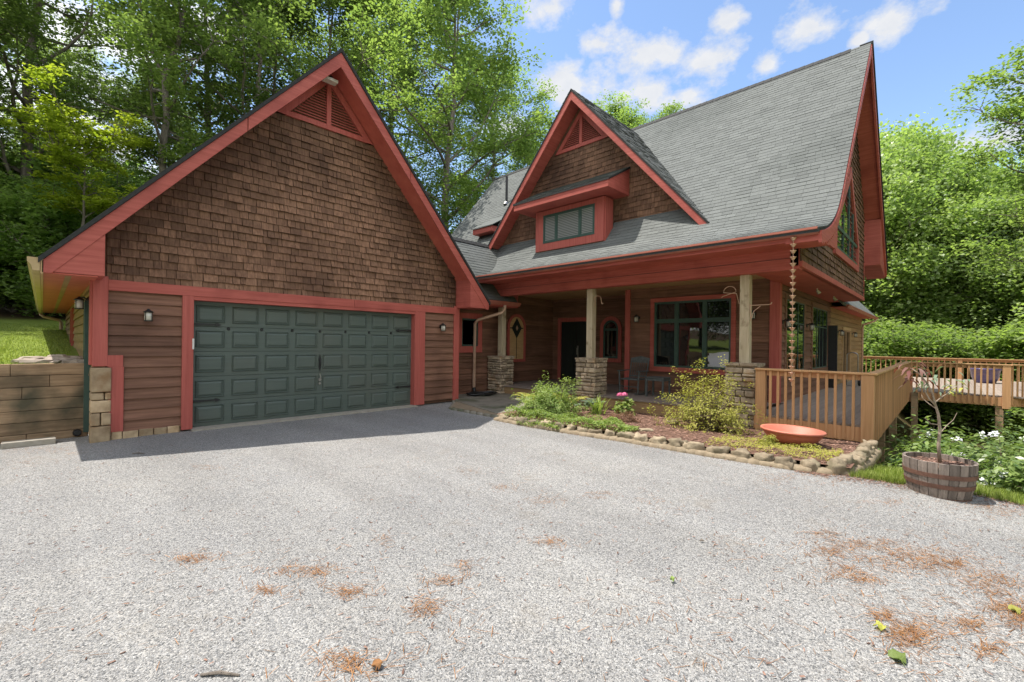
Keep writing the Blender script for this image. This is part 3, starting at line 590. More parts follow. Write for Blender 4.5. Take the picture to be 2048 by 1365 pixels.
def arch_window(w, c, z0, ztop, r, tw, parent, kind):
    zs = ztop-r-tw; m = MB(); outer = arch(c, z0-tw, zs, r+tw); inner = arch(c, z0, zs, r); n = len(outer)
    for i in range(n):
        j = (i+1) % n
        a, b, d, e = outer[i], outer[j], inner[j], inner[i]
        m.hexa([w.p(*a, 0), w.p(*b, 0), w.p(*d, 0), w.p(*e, 0), w.p(*a, .066), w.p(*b, .066), w.p(*d, .066), w.p(*e, .066)])
    o = m.build('window', 'red_vertical', parent)
    if kind == 'glass':
        p = MB(); w.poly(p, arch(c, z0, zs, r-.005), .0, .042); p.build('pane', 'glass', o)
        f = MB(); ii = arch(c, z0+.07, zs, r-.07); oo = arch(c, z0, zs, r-.002)
        for i in range(n):
            j = (i+1) % n; a, b, d, e = oo[i], oo[j], ii[j], ii[i]
            f.hexa([w.p(*a, .02), w.p(*b, .02), w.p(*d, .02), w.p(*e, .02), w.p(*a, .056), w.p(*b, .056), w.p(*d, .056), w.p(*e, .056)])
        w.box(f, c-r+.06, c+r-.06, zs-.07, zs+.01, .03, .054); f.build('frame', 'green_frame', o)
    else:
        p = MB(); w.poly(p, arch(c, z0, zs, r-.005), .0, .045); p.build('panel', 'pine_panel', o)
        p = MB(); dz = zs-.04; w.poly(p, [(c, dz-.36), (c+.25, dz), (c, dz+.36), (c-.25, dz)], .045, .058); w.box(p, c-.012, c+.012, z0+.01, dz-.33, .045, .051)
        w.box(p, c-r+.02, c-.2, dz-.02, dz+.02, .045, .051); w.box(p, c+.2, c+r-.02, dz-.02, dz+.02, .045, .051); q = p.build('diamond', 'dark_door', o)
        p = MB(); w.poly(p, [(c, dz-.1), (c+.06, dz), (c, dz+.1), (c-.06, dz)], .058, .066); p.build('ornament', 'copper', q)
    return o
arch_window(DWL, 8.42, 1.20, 2.66, .30, .13, house, 'glass')
mb = MB(); siding(mb, AL, 8.12, 13.5, -.05, 3.40, [(8.90, 9.62, 1.55, 2.50)], seed=23); mb.build('siding_wall', 'siding', house)
window(AL, 8.92, 9.60, 1.57, 2.46, house, tw=.17, trim='red_vertical')
arch_window(AL, 11.42, 1.12, 2.72, .36, .10, house, 'pine')
mb = MB(); AL.box(mb, 9.42, 9.52, .42, .54, .02, .06); mb.build('outlet_cover', 'white_plastic', house, bevel=.004)
mb = MB(); AL.box(mb, 8.12, 14.0, -.1, 3.5, -.2, -.012); DWL.box(mb, 7.05, 11.2, FL, 3.5, -.2, -.055); HF.box(mb, 3.02, 7.0, -.6, 3.5, -.2, -.065); mb.build('wall', 'siding', house)
# right side wall with two tall windows
W1, W2 = (12.95, 14.85, 1.05, 2.90), (15.95, 18.15, 1.02, 2.90)
mb = MB(); siding(mb, SW, 12.40, 18.86, FL, 3.25, [W1, W2], seed=25); mb.build('siding_wall', 'siding', house)
window(SW, *W1, house, mull=(13.58, 14.17), hmull=(2.32,), tw=.13, trim='siding', pd=.026, td=.050, frame=.032, g=.012); window(SW, *W2, house, mull=(16.6, 17.0, 17.5), hmull=(2.32,), tw=.13, trim='siding', pd=.026, td=.050, frame=.032, g=.012)
mb = MB(); SW.box(mb, 12.3, 18.86, -.8, 3.24, -.2, -.065); mb.box(18.7, 18.86, 3.05, 16.0, -.8, 5.3); mb.box(12.3, 18.86, 15.9, 16.1, -.5, 5.5); mb.build('wall', 'siding', house)
wall_lamp(SW, 12.62, 2.30); wall_lamp(SW, 15.25, 2.30)
for x in (14.2, 16.6):
    m = MB(); m.tube([(x, 2.55, 3.245), (x, 2.55, 3.20)], [.02, .02], 8); m.tube([(x, 2.55, 3.20), (x+.03, 2.50, 3.12)], [.035, .05], 10); m.build('spot_lamp', 'lamp_glass', house)
dm = MB(); dm.box(18.30, 18.36, 2.78, 2.98, FL, 2.42); dm.box(18.30, 18.36, 2.70, 2.78, FL, 2.42); dm.build('screen_door', 'black_metal', house)
# link room and long extension on the far right
EX = Wall('x', 3.0, -1)
mb = MB(); siding(mb, EX, 18.86, 26.5, FL, 3.45, [(21.2, 23.0, FL, 2.4)], seed=27); mb.build('siding_wall', 'siding_gold', house)
mb = MB(); EX.box(mb, 18.6, 26.5, -.8, 3.6, -.2, -.06); mb.box(26.35, 26.5, 3.05, 8, -.8, 3.0); mb.build('wall', 'siding_gold', house)
window(EX, 21.25, 22.95, FL+.05, 2.36, house, mull=(22.1,), tw=.11, trim='porch_ceiling', fr='porch_rim'); wall_lamp(EX, 20.3, 2.25); wall_lamp(EX, 23.6, 2.25)
er = MB(); er.prism([(18.1, 2.55, 3.10), (27.6, 2.55, 3.10), (27.6, 5.0, 5.95), (18.1, 5.0, 5.95)], (0, 0, .07)); ero = er.build('extension_roof', 'roof_shingle', house)
er = MB(); er.prism([(18.87, 2.58, 3.075), (27.55, 2.58, 3.075), (27.55, 3.2, 3.09), (18.87, 3.2, 3.09)], (0, 0, .015)); er.build('soffit', 'red_soffit', ero)
gutter('gutter', (18.88, 2.56, 3.15), (27.6, 2.56, 3.12), (0, -1, 0), 'gutter_red', ero, .11, .1)
m = MB(); m.tube([(27.2, 2.5, 3.05), (27.1, 2.55, 2.95), (26.55, 2.93, 2.75), (26.5, 2.95, 2.6), (26.5, 2.95, .3)], .045, 8); m.build('downspout', 'copper', ero)

# ------------------------------------------------------------------ main roof
RU, RZ, RS = 15.55, 10.06, 1.21
PROF = [(9.15, 3.75), (9.8, 3.905), (10.4, 4.15), (10.9, 4.49), (11.3, 4.91), (11.65, 5.34), (RU, RZ)]
fine = []
for i, (a, b) in enumerate(PROF): fine.append((a, b))
def catmull(P, n=5):
    o = []
    for i in range(len(P)-1):
        p0 = P[max(i-1, 0)]; p1 = P[i]; p2 = P[i+1]; p3 = P[min(i+2, len(P)-1)]
        if i == len(P)-2: o.append(p1); continue
        for k in range(n):
            t = k/n; o.append(tuple(.5*((2*p1[j])+(-p0[j]+p2[j])*t+(2*p0[j]-5*p1[j]+4*p2[j]-p3[j])*t*t+(-p0[j]+3*p1[j]-3*p2[j]+p3[j])*t**3) for j in (0, 1)))
    return o+[P[-1]]
P2 = catmull(PROF[:-1]+[(12.4, 5.34+.75*RS), (RU, RZ)])
SP = [(0.0, *P2[0])]
for a, b in zip(P2, P2[1:]): SP.append((SP[-1][0]+math.hypot(b[0]-a[0], b[1]-a[1]), *b))
SL = SP[-1][0]
def fmain(a, s, o):
    x, z, tx, tz = interp(SP, s); return Vector((x-tz*o, a, z+tx*o))
def z_at(u):
    for (s0, x0, z0), (s1, x1, z1) in zip(SP, SP[1:]):
        if x0 <= u <= x1: return z0+(z1-z0)*(u-x0)/(x1-x0)
V0, V1 = 1.62, 16.6
s_cut = next(s for s, x, z in SP if x > 10.95)
mb = MB(); tiles(mb, fmain, V0, 12.4, 0, SL, .142, (.16, .36), lift=.008, jit=.4, seed=31, tint=(0, 1), smooth_t=.15, lip=-.9)
tiles(mb, fmain, 12.4, V1, s_cut, SL, .142, (.16, .36), lift=.008, jit=.4, seed=32, smooth_t=.15, lip=-.9)
mroof = mb.build('roof', 'roof_shingle', house)
mb = MB()
for (sa, xa, za), (sb, xb, zb) in zip(SP, SP[1:]):
    lo = V1 if xa > 10.9 else 12.3
    mb.hexa([(xa, V0+.01, za-.07), (xb, V0+.01, zb-.07), (xb, lo, zb-.07), (xa, lo, za-.07), (xa, V0+.01, za-.003), (xb, V0+.01, zb-.003), (xb, lo, zb-.003), (xa, lo, za-.003)])
BU, BZ = 20.28, 4.46
mb.prism([(RU, V0, RZ), (BU, V0, BZ), (BU, V1, BZ), (RU, V1, RZ)], (0, 0, -.07)); mb.build('roof_deck', 'roof_edge', mroof)
mb = MB(); tiles(mb, lambda a, s, o: Vector((RU+s*.63+o*.77, a, RZ-s*.776+o*.63)), V0, V0+.6, 0, 7.3, .142, (.16, .36), seed=37); 
# ridge cap
cp = MB(); y = V0+.45
while y < V1-.1:
    for s in (-1, 1): cp.prism([(RU, y, RZ+.035), (RU+s*.13, y, RZ+.035-.15), (RU+s*.13, y+.34, RZ+.02-.15), (RU, y+.34, RZ+.02)], (0, 0, -.018), rng.random())
    y += .22
cp.build('ridge_cap', 'roof_edge', mroof)
# rake boards and soffits of the right gable (front slope follows the curve)
rk = MB(); so = MB()
for (sa, xa, za), (sb, xb, zb) in zip(SP, SP[1:]):
    h = .26
    if xb < 9.32: continue
    rk.hexa([(xa, V0-.02, za-h), (xb, V0-.02, zb-h*1.2), (xb, V0+.03, zb-h*1.2), (xa, V0+.03, za-h), (xa, V0-.02, za-.05), (xb, V0-.02, zb-.05), (xb, V0+.03, zb-.05), (xa, V0+.03, za-.05)])
    so.hexa([(xa, V0+.03, za-.22), (xb, V0+.03, zb-.22), (xb, 2.15, zb-.22), (xa, 2.15, za-.22), (xa, V0+.03, za-.075), (xb, V0+.03, zb-.075), (xb, 2.15, zb-.075), (xa, 2.15, za-.075)])
rk.prism([(RU, V0-.02, RZ-.06), (BU-.03, V0-.02, BZ-.06), (BU-.03, V0-.02, BZ-.30), (RU, V0-.02, RZ-.38)], (0, .05, 0))
rk.build('rake_board', 'red_paint', mroof)
so.prism([(RU, V0+.03, RZ-.10), (BU-.03, V0+.03, BZ-.10), (BU-.03, 2.15, BZ-.10), (RU, 2.15, RZ-.10)], (0, 0, -.12)); so.build('soffit', 'red_paint', mroof)
bx = MB(); bx.prism([(18.80, V0+.03, 4.42), (BU-.03, V0+.03, 4.12), (BU-.03, V0+.03, BZ-.1), (18.8, V0+.03, 5.9)], (0, .5, 0)); bx.build('eave_return', 'red_paint', mroof); bx = MB()
bx.prism([(18.86, 2.2, 4.3), (BU-.03, 2.2, 4.12), (BU-.03, 2.2, BZ-.1), (18.86, 2.2, 5.9)], (0, 14.2, 0)); bx.build('eave_return', 'red_paint', mroof)
ed = MB(); ed.prism([(RU-.02, V0-.05, RZ+.03), (BU+.03, V0-.05, BZ-.0), (BU+.03, V0-.05, BZ-.07), (RU-.02, V0-.05, RZ-.05)], (0, .3, 0)); ed.build('roof_edge', 'roof_edge', mroof)
# left gable rake
rk = MB(); rk.prism([(11.0, V1, z_at(11.0)-.05), (RU, V1, RZ-.05), (RU, V1, RZ-.33), (11.0, V1, z_at(11.0)-.3)], (0, -.04, 0)); rk.build('rake_board', 'red_paint', mroof)
mb = MB(); mb.prism([(11.3, 16.1, 0), (18.8, 16.1, 0), (18.8, 16.1, 5.6), (RU, 16.1, RZ-.2), (11.3, 16.1, 4.6)], (0, -.15, 0)); mb.build('wall', 'wall_shingle', house)
# eave: fascia, soffit, gutter, beam
fs = MB(); fs.box(9.27, 9.30, V0+.02, 10.95, 3.60, 3.74); fs.build('fascia', 'red_paint', mroof)
fs = MB(); fs.prism([(9.262, V0+.02, 3.60), (10.12, V0+.02, 3.622), (10.12, 10.7, 3.622), (9.262, 10.7, 3.60)], (0, 0, -.02)); fs.build('soffit', 'red_paint', mroof)
gutter('gutter', (9.265, V0+.03, 3.775), (9.265, 10.93, 3.775), (-1, 0, 0), 'gutter_red', mroof, .12, .125)
fs = MB(); fs.prism([(9.31, V0+.032, 3.605), (10.05, V0+.032, 3.63), (10.9, V0+.032, 3.66), (10.9, V0+.032, 4.36), (10.4, V0+.032, 4.05), (9.8, V0+.032, 3.82), (9.31, V0+.032, 3.70)], (0, .05, 0)); fs.build('eave_return', 'red_paint', mroof)
bm_ = MB(); bm_.prism([(10.05, 2.10, 3.205), (10.05, 10.42, 3.205), (10.05, 10.80, 3.63), (10.05, 2.10, 3.63)], (.26, 0, 0)); bm_.build('porch_beam', 'red_paint', house, bevel=.004)
bm_ = MB(); bm_.box(10.042, 10.05, 2.10, 10.6, 3.425, 3.432); bm_.build('board_joint', 'roof_edge', house)
cl = MB(); cl.box(10.25, 13.5, 3.0, 11.05, 3.37, 3.42); cl.build('porch_ceiling', 'porch_ceiling', house)
cl = MB(); cl.box(10.1, 18.84, 2.12, 3.02, 3.245, 3.28); cl.build('overhang_soffit', 'red_soffit', house)
# --- upper gable wall
def roofz(u): return z_at(u) if u < RU else RZ-(u-RU)*(RZ-BZ)/(BU-RU)
GWN = [(13.55, 16.5, 4.12)]
mb = MB(); SG = (RZ-BZ)/(BU-RU)
tiles(mb, lambda a, s, o: GW.p(a, s, .012+o), 10.05, 18.8, 3.36, 9.9, .145, (.09, .26), lift=.024, jit=.5, drop=.01, seed=41,
      planes=[(SG, 1, RZ+SG*RU-.18), (-RS, 1, RZ-RS*RU-.12)]); 
tiles(mb, lambda a, s, o: GW.p(a, s, .012+o), 10.05, 12.6, 3.36, 4.5, .145, (.09, .26), lift=.024, jit=.5, drop=.01, seed=42,
      planes=[(-.42, 1, 3.62-.42*10.05), (RS, -1, -(RZ-RS*RU-.12))]); mb.build('shingle_wall', 'wall_shingle', house)
mb = MB(); GW.poly(mb, [(10.05, 3.27), (18.8, 3.27), (18.8, roofz(18.8)-.1), (RU, RZ-.2), (12.0, z_at(12.0)-.12), (11.0, z_at(11.0)-.1), (10.05, 3.75)], -.15, -.012); mb.build('wall', 'wall_shingle', house)
mb = MB(); GW.box(mb, 10.06, 18.82, 3.245, 3.365, -.05, .05); GW.box(mb, 18.74, 18.83, 3.365, 6.0, -.05, .04); mb.build('trim_board', 'red_vertical', house, bevel=.004)
gw = MB(); OUT = [(13.3, 4.0), (17.2, 4.0), (17.2, 4.75), (15.55, 6.75), (13.3, 4.75+.0)]; 
INN = [(13.5, 4.16), (17.0, 4.16), (17.0, 4.68), (15.55, 6.45), (13.5, 4.7)]
for i in range(5):
    j = (i+1) % 5; a, b, c, d = OUT[i], OUT[j], INN[j], INN[i]
    gw.hexa([GW.p(*a, 0), GW.p(*b, 0), GW.p(*c, 0), GW.p(*d, 0), GW.p(*a, .085), GW.p(*b, .085), GW.p(*c, .085), GW.p(*d, .085)])
gwo = gw.build('window', 'red_vertical', house)
p = MB(); GW.poly(p, INN, .02, .035); p.build('pane', 'glass', gwo)
f = MB(); GW.box(f, 13.5, 17.0, 4.16, 4.24, .035, .065); GW.box(f, 13.5, 17.0, 4.70, 4.78, .035, .062)
for x in (14.6, 15.5, 16.2): GW.box(f, x-.04, x+.04, 4.24, min(6.2, 6.35-abs(x-15.55)*1.2), .035, .06)
f.build('frame', 'green_frame', gwo)

# ------------------------------------------------------------------ dormer on the front slope
DC, DZ, DS = 8.46, 9.60, 1.157; DU = 11.08; DWU = 11.66
DFW = Wall('y', DWU, -1)
def back_u(z): return RU-(RZ-z)/RS
dm_t = MB(); LS = 4.24*math.hypot(1, DS); cn = 1/math.hypot(1, DS); sn = DS*cn
def dorm(sg):
    # a = along U from front edge, s = distance up from the eave corner
    def fr(a, s, o):
        d = LS-s; v = d*cn; z = DZ-d*sn
        return Vector((a, DC+sg*(v+o*sn), z+o*cn))
    return fr
for sg in (-1, 1):
    # keep a <= back_u(z): z = DZ-(LS-s)*sn
    k = sn/RS; c0 = RU-(RZ-(DZ-LS*sn))/RS
    tiles(dm_t, dorm(sg), DU-.02, 15.3, 0 if sg < 0 else .75, LS, .142, (.16, .36), lift=.013, jit=.5, seed=51+sg, planes=[(1, -k, c0+.12)], smooth_t=.15, lip=-.9)
dro = dm_t.build('dormer_roof', 'roof_shingle', house)
dk = MB()
for sg in (-1, 1):
    e = 4.24 if sg < 0 else 3.85
    z1 = DZ-DS*e
    dk.prism([(DU-.015, DC, DZ-.004), (DU-.015, DC+sg*e, z1-.004), (back_u(z1), DC+sg*e, z1-.004), (back_u(DZ), DC, DZ-.004)], (0, 0, -.06))
dk.build('roof_deck', 'roof_edge', dro)
cp = MB(); x = DU+.15
while x < 15.0:
    for s in (-1, 1): cp.prism([(x, DC, DZ+.03), (x, DC+s*.12, DZ-.11), (x+.33, DC+s*.12, DZ-.125), (x+.33, DC, DZ+.015)], (0, 0, -.016))
    x += .22
cp.build('ridge_cap', 'roof_edge', dro)
rk = MB(); so = MB()
for sg, e in ((-1, 4.2), (1, 3.95)):
    z1 = DZ-DS*e
    rk.prism([(DU, DC, DZ-.065), (DU, DC+sg*e, z1-.065), (DU, DC+sg*(e-.17), z1-.10), (DU, DC, DZ-.33)], (.045, 0, 0))
    so.prism([(DU+.045, DC, DZ-.16), (DU+.045, DC+sg*e, z1-.16), (DWU+.02, DC+sg*e, z1-.16), (DWU+.02, DC, DZ-.16)], (0, 0, .07))
rk.build('rake_board', 'red_paint', dro, bevel=.003); so.build('soffit', 'red_paint', dro)
mb = MB(); tiles(mb, lambda a, s, o: DFW.p(a, s, .012+o), DC-4, DC+4, 5.1, 8.02, .145, (.09, .25), lift=.022, jit=.5, drop=.01, seed=55,
     planes=[(-DS, 1, DZ-DS*DC-.16), (DS, 1, DZ+DS*DC-.16), (0, 1, 8.0)]); mb.build('shingle_wall', 'wall_shingle', dro)
mb = MB(); DFW.poly(mb, [(DC-3.95, 5.0), (DC+3.95, 5.0), (DC, DZ-.2)], -.15, -.005); mb.build('wall', 'wall_shingle', dro)
vm = MB(); zb = 7.98; hw = .92
DFW.poly(vm, [(DC-hw-.12, zb), (DC+hw+.12, zb), (DC+hw, zb+.1), (DC-hw, zb+.1)], .0, .06)
for s in (-1, 1): DFW.poly(vm, [(DC+s*(hw+.12), zb), (DC+s*(hw-.05), zb), (DC, zb+DS*(hw-.05)), (DC, zb+DS*(hw+.12))], .0, .055)
DFW.box(vm, DC-.05, DC+.05, zb+.08, zb+DS*hw-.05, 0, .065)
v2 = vm.build('gable_vent', 'red_vertical', dro); lv = MB(); z = zb+.1
while z < zb+DS*hw-.12:
    w = hw-.06-(z+.05-zb)/DS
    for s0, s1 in ((-w, -.05), (.05, w)):
        if s1-s0 > .03: lv.prism([DFW.p(DC+s0, z, .05), DFW.p(DC+s1, z, .05), DFW.p(DC+s1, z+.045, .0), DFW.p(DC+s0, z+.045, .0)], (0, 0, .014))
    z += .062
lv.build('louvre', 'red_paint', v2)
# --- projecting window bay with its shed roof
BW = Wall('y', 11.08, -1)
bay = MB(); bay.box(11.08, 11.9, 7.22, 9.78, 4.6, 6.0); bayo = bay.build('window_bay', 'wall_shingle', house)
t = MB(); BW.box(t, 7.20, 7.52, 4.70, 6.0, -.05, .03); BW.box(t, 9.50, 9.80, 4.70, 6.0, -.05, .03); BW.box(t, 7.52, 9.50, 4.70, 4.95, -.05, .028); BW.box(t, 7.52, 9.50, 5.83, 6.0, -.05, .028)
t.box(11.10, 11.5, 7.17, 7.2, 4.7, 6.0); t.box(11.05, 11.5, 9.8, 9.83, 4.7, 6.0); t.build('trim_board', 'red_vertical', bayo, bevel=.004)
bwin = window(BW, 7.53, 9.49, 4.96, 5.83, bayo, mull=(8.05, 8.97), tw=.02, trims=True, trim='green_frame', td=.034, pane='blind_glass', pd=.016)
sh = MB()
def fsh(a, s, o): return Vector((10.5+s*.88-o*.47, a, 6.27+s*.47+o*.88))
tiles(sh, fsh, 6.70, 10.35, 0, 1.32, .142, (.16, .36), lift=.013, seed=58, lip=-.9); sho = sh.build('shed_roof', 'roof_shingle', bayo)
sh = MB(); sh.prism([(10.49, 6.69, 6.262), (11.70, 6.69, 6.905), (11.70, 10.36, 6.905), (10.49, 10.36, 6.262)], (0, 0, -.05)); sh.build('roof_deck', 'roof_edge', sho)
sh = MB(); sh.box(10.51, 10.545, 6.72, 10.33, 6.03, 6.225)
for y in (6.72, 10.295): sh.prism([(10.545, y, 6.03), (11.66, y, 6.03), (11.66, y, 6.83), (10.545, y, 6.225)], (0, .035, 0))
sh.build('fascia', 'red_paint', sho, bevel=.003)
sh = MB(); sh.box(10.545, 11.66, 6.755, 10.295, 6.03, 6.06); sh.build('soffit', 'red_paint', sho)
# eave of the left shed dormer peeping past the rake
le = MB(); le.box(11.9, 12.9, 12.9, 14.05, 6.10, 6.32); le.build('eave_return', 'red_paint', mroof, bevel=.01)
le = MB(); le.prism([(11.85, 12.8, 6.34), (11.85, 14.1, 6.34), (13.2, 14.1, 7.1), (13.2, 12.8, 7.1)], (0, 0, -.03)); le.build('roof_edge', 'roof_shingle', mroof)
vp = MB(); vp.tube([(13.65, 13.87, 7.6), (13.65, 13.87, 8.95)], .055, 12); vpo = vp.build('vent_pipe', 'black_metal', mroof); vp = MB(); vp.tube([(13.6, 13.87, 7.70), (13.65, 13.87, 7.84)], [.12, .06], 12); vp.build('flashing', 'steel', vpo)
# --- link roof between garage and house
LN = 1.15; lk = 1/math.hypot(1, LN)
def flink(a, s, o): return Vector((a, 10.3+s*lk-o*LN*lk, 3.04+s*LN*lk+o*lk))
mb = MB(); tiles(mb, flink, 7.9, 11.9, 0, 2.98, .142, (.2, .36), lift=.010, jit=.3, lip=-.9, seed=61, planes=[(1, -.62, 10.74)], tint=(.3, 1)); lro = mb.build('link_roof', 'roof_shingle', house)
mb = MB(); mb.prism([flink(7.9, 0, -.004), flink(10.74, 0, -.004), flink(11.7, 1.6, -.004), flink(11.9, 2.98, -.004), flink(7.9, 2.98, -.004)], (0, 0, -.06)); mb.build('roof_deck', 'roof_edge', lro)
mb = MB(); mb.prism([(7.9, 12.24, 5.30), (11.7, 12.24, 5.30), (11.7, 13.9, 3.5), (7.9, 13.9, 3.5)], (0, 0, -.06)); mb.build('roof_deck', 'roof_edge', lro)
cp = MB(); x = 8.3
while x < 11.2:
    for s in (-1, 1): cp.prism([(x, 12.24, 5.325), (x, 12.24+s*.12, 5.19), (x+.33, 12.24+s*.12, 5.175), (x+.33, 12.24, 5.31)], (0, 0, -.016))
    x += .22
cp.build('ridge_cap', 'roof_edge', lro)
gutter('gutter', (8.4, 10.29, 3.02), (10.76, 10.29, 3.02), (0, -1, 0), 'gutter_red', lro, .115, .11)
mb = MB(); mb.box(8.2, 10.74, 10.32, 11.05, 2.86, 2.90); mb.box(8.2, 10.74, 10.295, 10.32, 2.86, 3.02); mb.box(10.72, 10.74, 10.3, 11.05, 2.9, 3.3); mb.build('soffit', 'red_paint', lro)
m = MB(); m.tube([(10.05, 10.23, 2.9), (10.05, 10.23, 2.78), (9.98, 10.27, 2.66), (9.45, 10.85, 2.42), (9.40, 10.93, 2.30), (9.40, 10.94, 1.3), (9.40, 10.94, .2)], .052, 8); m.build('downspout', 'copper', lro)
# black flexible drain under the spout
m = MB(); m.tube([(9.40, 10.94, .24), (9.40, 10.93, .2), (9.39, 10.90, .10)], .055, 10)
hose = thing('drain_hose', 'black corrugated drain hose coiled at the foot of the copper downspout', 'hose', (9.3, 10.5, .06))
for k in range(3): m.tube([(9.28+.42*math.cos(t)*(1+.12*k)+.03*math.sin(3*t+k), 10.42+.30*math.sin(t)*(1+.1*k), .080+.018*k+.01*math.sin(5*t)) for t in [2*math.pi*q/28 for q in range(29)]], .020, 6)
m.build('coil', 'black_metal', hose)

# ------------------------------------------------------------------ stone piers and porch posts
def stone_pier(x0, x1, y0, y1, z0, z1, seed):
    rg = random.Random(seed); m = MB(); m.box(x0+.045, x1-.045, y0+.045, y1-.045, z0, z1-.02, -.3); z = z0
    while z < z1-.005:
        h = min(rg.uniform(.06, .145), z1-z); h = z1-z if z1-z-h < .03 else h
        for face in range(4):
            L = (y1-y0) if face in (0, 1) else (x1-x0); a = 0.0
            while a < L-.01:
                w = rg.uniform(.12, .40); w = L-a if L-a-w < .08 else w
                d = rg.uniform(-.016, .022); g = .010; b = min(a+w, L); i = min(.022, (b-a)*.2, h*.28); sh_ = rg.uniform(-.006, .006)
                lo, hi = z+g*.6+sh_, z+h-g*.6+sh_; tt = rg.random()
                def q(al, zz, dd):
                    if face == 0: return (x0-dd, y0+al, zz)
                    if face == 1: return (x1+dd, y1-al, zz)
                    if face == 2: return (x1-al, y0-dd, zz)
                    return (x0+al, y1+dd, zz)
                A = [q(a+g, lo, -.05), q(b-g, lo, -.05), q(b-g, hi, -.05), q(a+g, hi, -.05)]
                j = lambda: rg.uniform(-.007, .007)
                M = [q(a+g, lo, d-.026), q(b-g, lo, d-.026), q(b-g, hi, d-.026), q(a+g, hi, d-.026)]
                T = [q(a+i+j(), lo+i+j(), d+j()), q(b-i+j(), lo+i+j(), d+j()), q(b-i+j(), hi-i+j(), d+j()), q(a+i+j(), hi-i+j(), d+j())]
                for P, Q in ((A, M), (M, T)):
                    for k in range(4): m.face([P[(k+1) % 4], P[k], Q[k], Q[(k+1) % 4]], tt)
                m.face([T[3], T[2], T[1], T[0]], tt); a = b
        z += h
    x = x0-.02
    nx = 3
    for i in range(nx):
        for k in range(2):
            xa, xb = x0-.02+(x1-x0+.04)*i/nx, x0-.02+(x1-x0+.04)*(i+1)/nx; ya, yb = y0-.02+(y1-y0+.04)*k/2, y0-.02+(y1-y0+.04)*(k+1)/2
            m.box(xa+.006, xb-.006, ya+.006, yb-.006, z1-.03, z1+.018+rg.uniform(-.006, .008), .25+.4*rg.random())
    return m.build('stone_pier', 'stone', house)
stone_pier(10.05, 10.66, 2.85, 3.46, -.30, 1.31, 1); stone_pier(10.05, 10.66, 6.77, 7.40, -.2, 1.29, 2); stone_pier(10.0, 10.60, 10.32, 10.96, -.12, 1.24, 3)
for y, z in ((3.13, 1.30), (7.08, 1.28), (10.62, 1.23)):
    m = MB(); m.box(10.22, 10.41, y-.095, y+.095, z, 3.205); m.build('porch_post', 'pine_post', house, bevel=.008)
# plant hooks on the posts
m = MB(); P = V3(10.20, 3.02, 2.55); m.tube([P+V3(.02, 0, .03), P+V3(.02, -.02, -.33)], .010, 6)
m.tube([P+V3(.02, 0, 0), P+V3(.02, -.36, 0), P+V3(.02, -.40, .015), P+V3(.02, -.41, .05)], .009, 6)
m.tube([P+V3(.02, -.02, -.28), P+V3(.02, -.08, -.12), P+V3(.02, -.2, -.02)], .008, 6); m.build('plant_hook', 'copper', house)
m = MB(); m.tube([(10.3, 6.96, 2.72), (10.28, 6.93, 2.86)]+[(10.22, 6.93-.11+.11*math.cos(t), 2.90+.10*math.sin(t)) for t in [math.pi*k/8 for k in range(9)]]+[(10.22, 6.69, 2.78), (10.22, 6.66, 2.77), (10.22, 6.645, 2.80)], .010, 6); m.build('plant_hook', 'copper', house)
m = MB(); m.tube([(10.3, 3.26, 2.60), (10.25, 3.30, 2.82)]+[(10.25, 3.44+.13*math.cos(t), 2.86+.13*math.sin(t)) for t in [math.pi*k/8 for k in range(9)]]+[(10.25, 3.58, 2.78), (10.25, 3.61, 2.75)], .009, 6); m.build('plant_hook', 'copper', house)
# ------------------------------------------------------------------ porch floor and rim
m = MB(); x = 10.13
while x < 13.5:
    w = .14; y1 = 11.05; y0 = 2.86 if x < 12.25 else 7.0
    m.box(x, x+w-.006, y0, y1, FL-.035, FL, rng.random()); x += w
m.build('porch_floor', 'porch_floor', house)
m = MB(); m.box(10.16, 10.20, 2.9, 10.32, -.35, FL-.036); m.build('rim_board', 'porch_rim', house)
# rain chain: its own thing
rc = thing('rain_chain', 'copper rain chain of flower cups hanging from the porch gutter corner', 'rain chain', (9.205, 2.02, 1.05))
z = 3.64; rg = random.Random(3)
while z > 1.05:
    m = MB(); a = rg.random()
    m.lathe((9.205, 2.02, z), [(.012, -.05), (.024, -.045), (.038, -.015), (.052, .0), (.049, .004), (.028, -.008), (.015, -.035)], 10)
    for k in range(5):
        t = a+2*math.pi*k/5; m.face([(9.205+.045*math.cos(t-.4), 2.02+.045*math.sin(t-.4), z-.004), (9.205+.062*math.cos(t), 2.02+.062*math.sin(t), z+.010), (9.205+.045*math.cos(t+.4), 2.02+.045*math.sin(t+.4), z-.004)])
    m.tube([(9.205, 2.02, z-.04), (9.205, 2.02, z-.12)], .006, 5); m.build('cup', 'copper', rc); z -= .115
# ================================================================== GROUND
def PX(px, py, depth): return Vector((0, 0, CAM_H))+(fw+r3*((px-1024)/891.23)+u3*((685.86-py)/891.23))*depth
def onZ(px, py, z):
    d = fw+r3*((px-1024)/891.23)+u3*((685.86-py)/891.23); return Vector((0, 0, CAM_H))+d*((z-CAM_H)/d.z)
def cl01(t): return max(0.0, min(1.0, t))
def sm(t): t = cl01(t); return t*t*(3-2*t)
def gz(u, v):
    z = -.065-1.9*sm((u-7.6)/8.5)*sm((3.4-v)/3.0)-.05*max(0, u-15)*cl01((12-v)/10)
    z -= .10*sm((.6-v)/2)*sm((u-5.5)/2)
    return z+.03*mnoise.noise(Vector((u*.5, v*.5, 0)))-.14*sm((7.2-u)/.7)*sm((v+6)/2)
def hz(u, v):
    d = max(0, v-11.0); return 1.19+.030*d+.0018*d*d*(1 if d < 40 else 40/d)+.05*mnoise.noise(Vector((u*.35, v*.35, 3)))
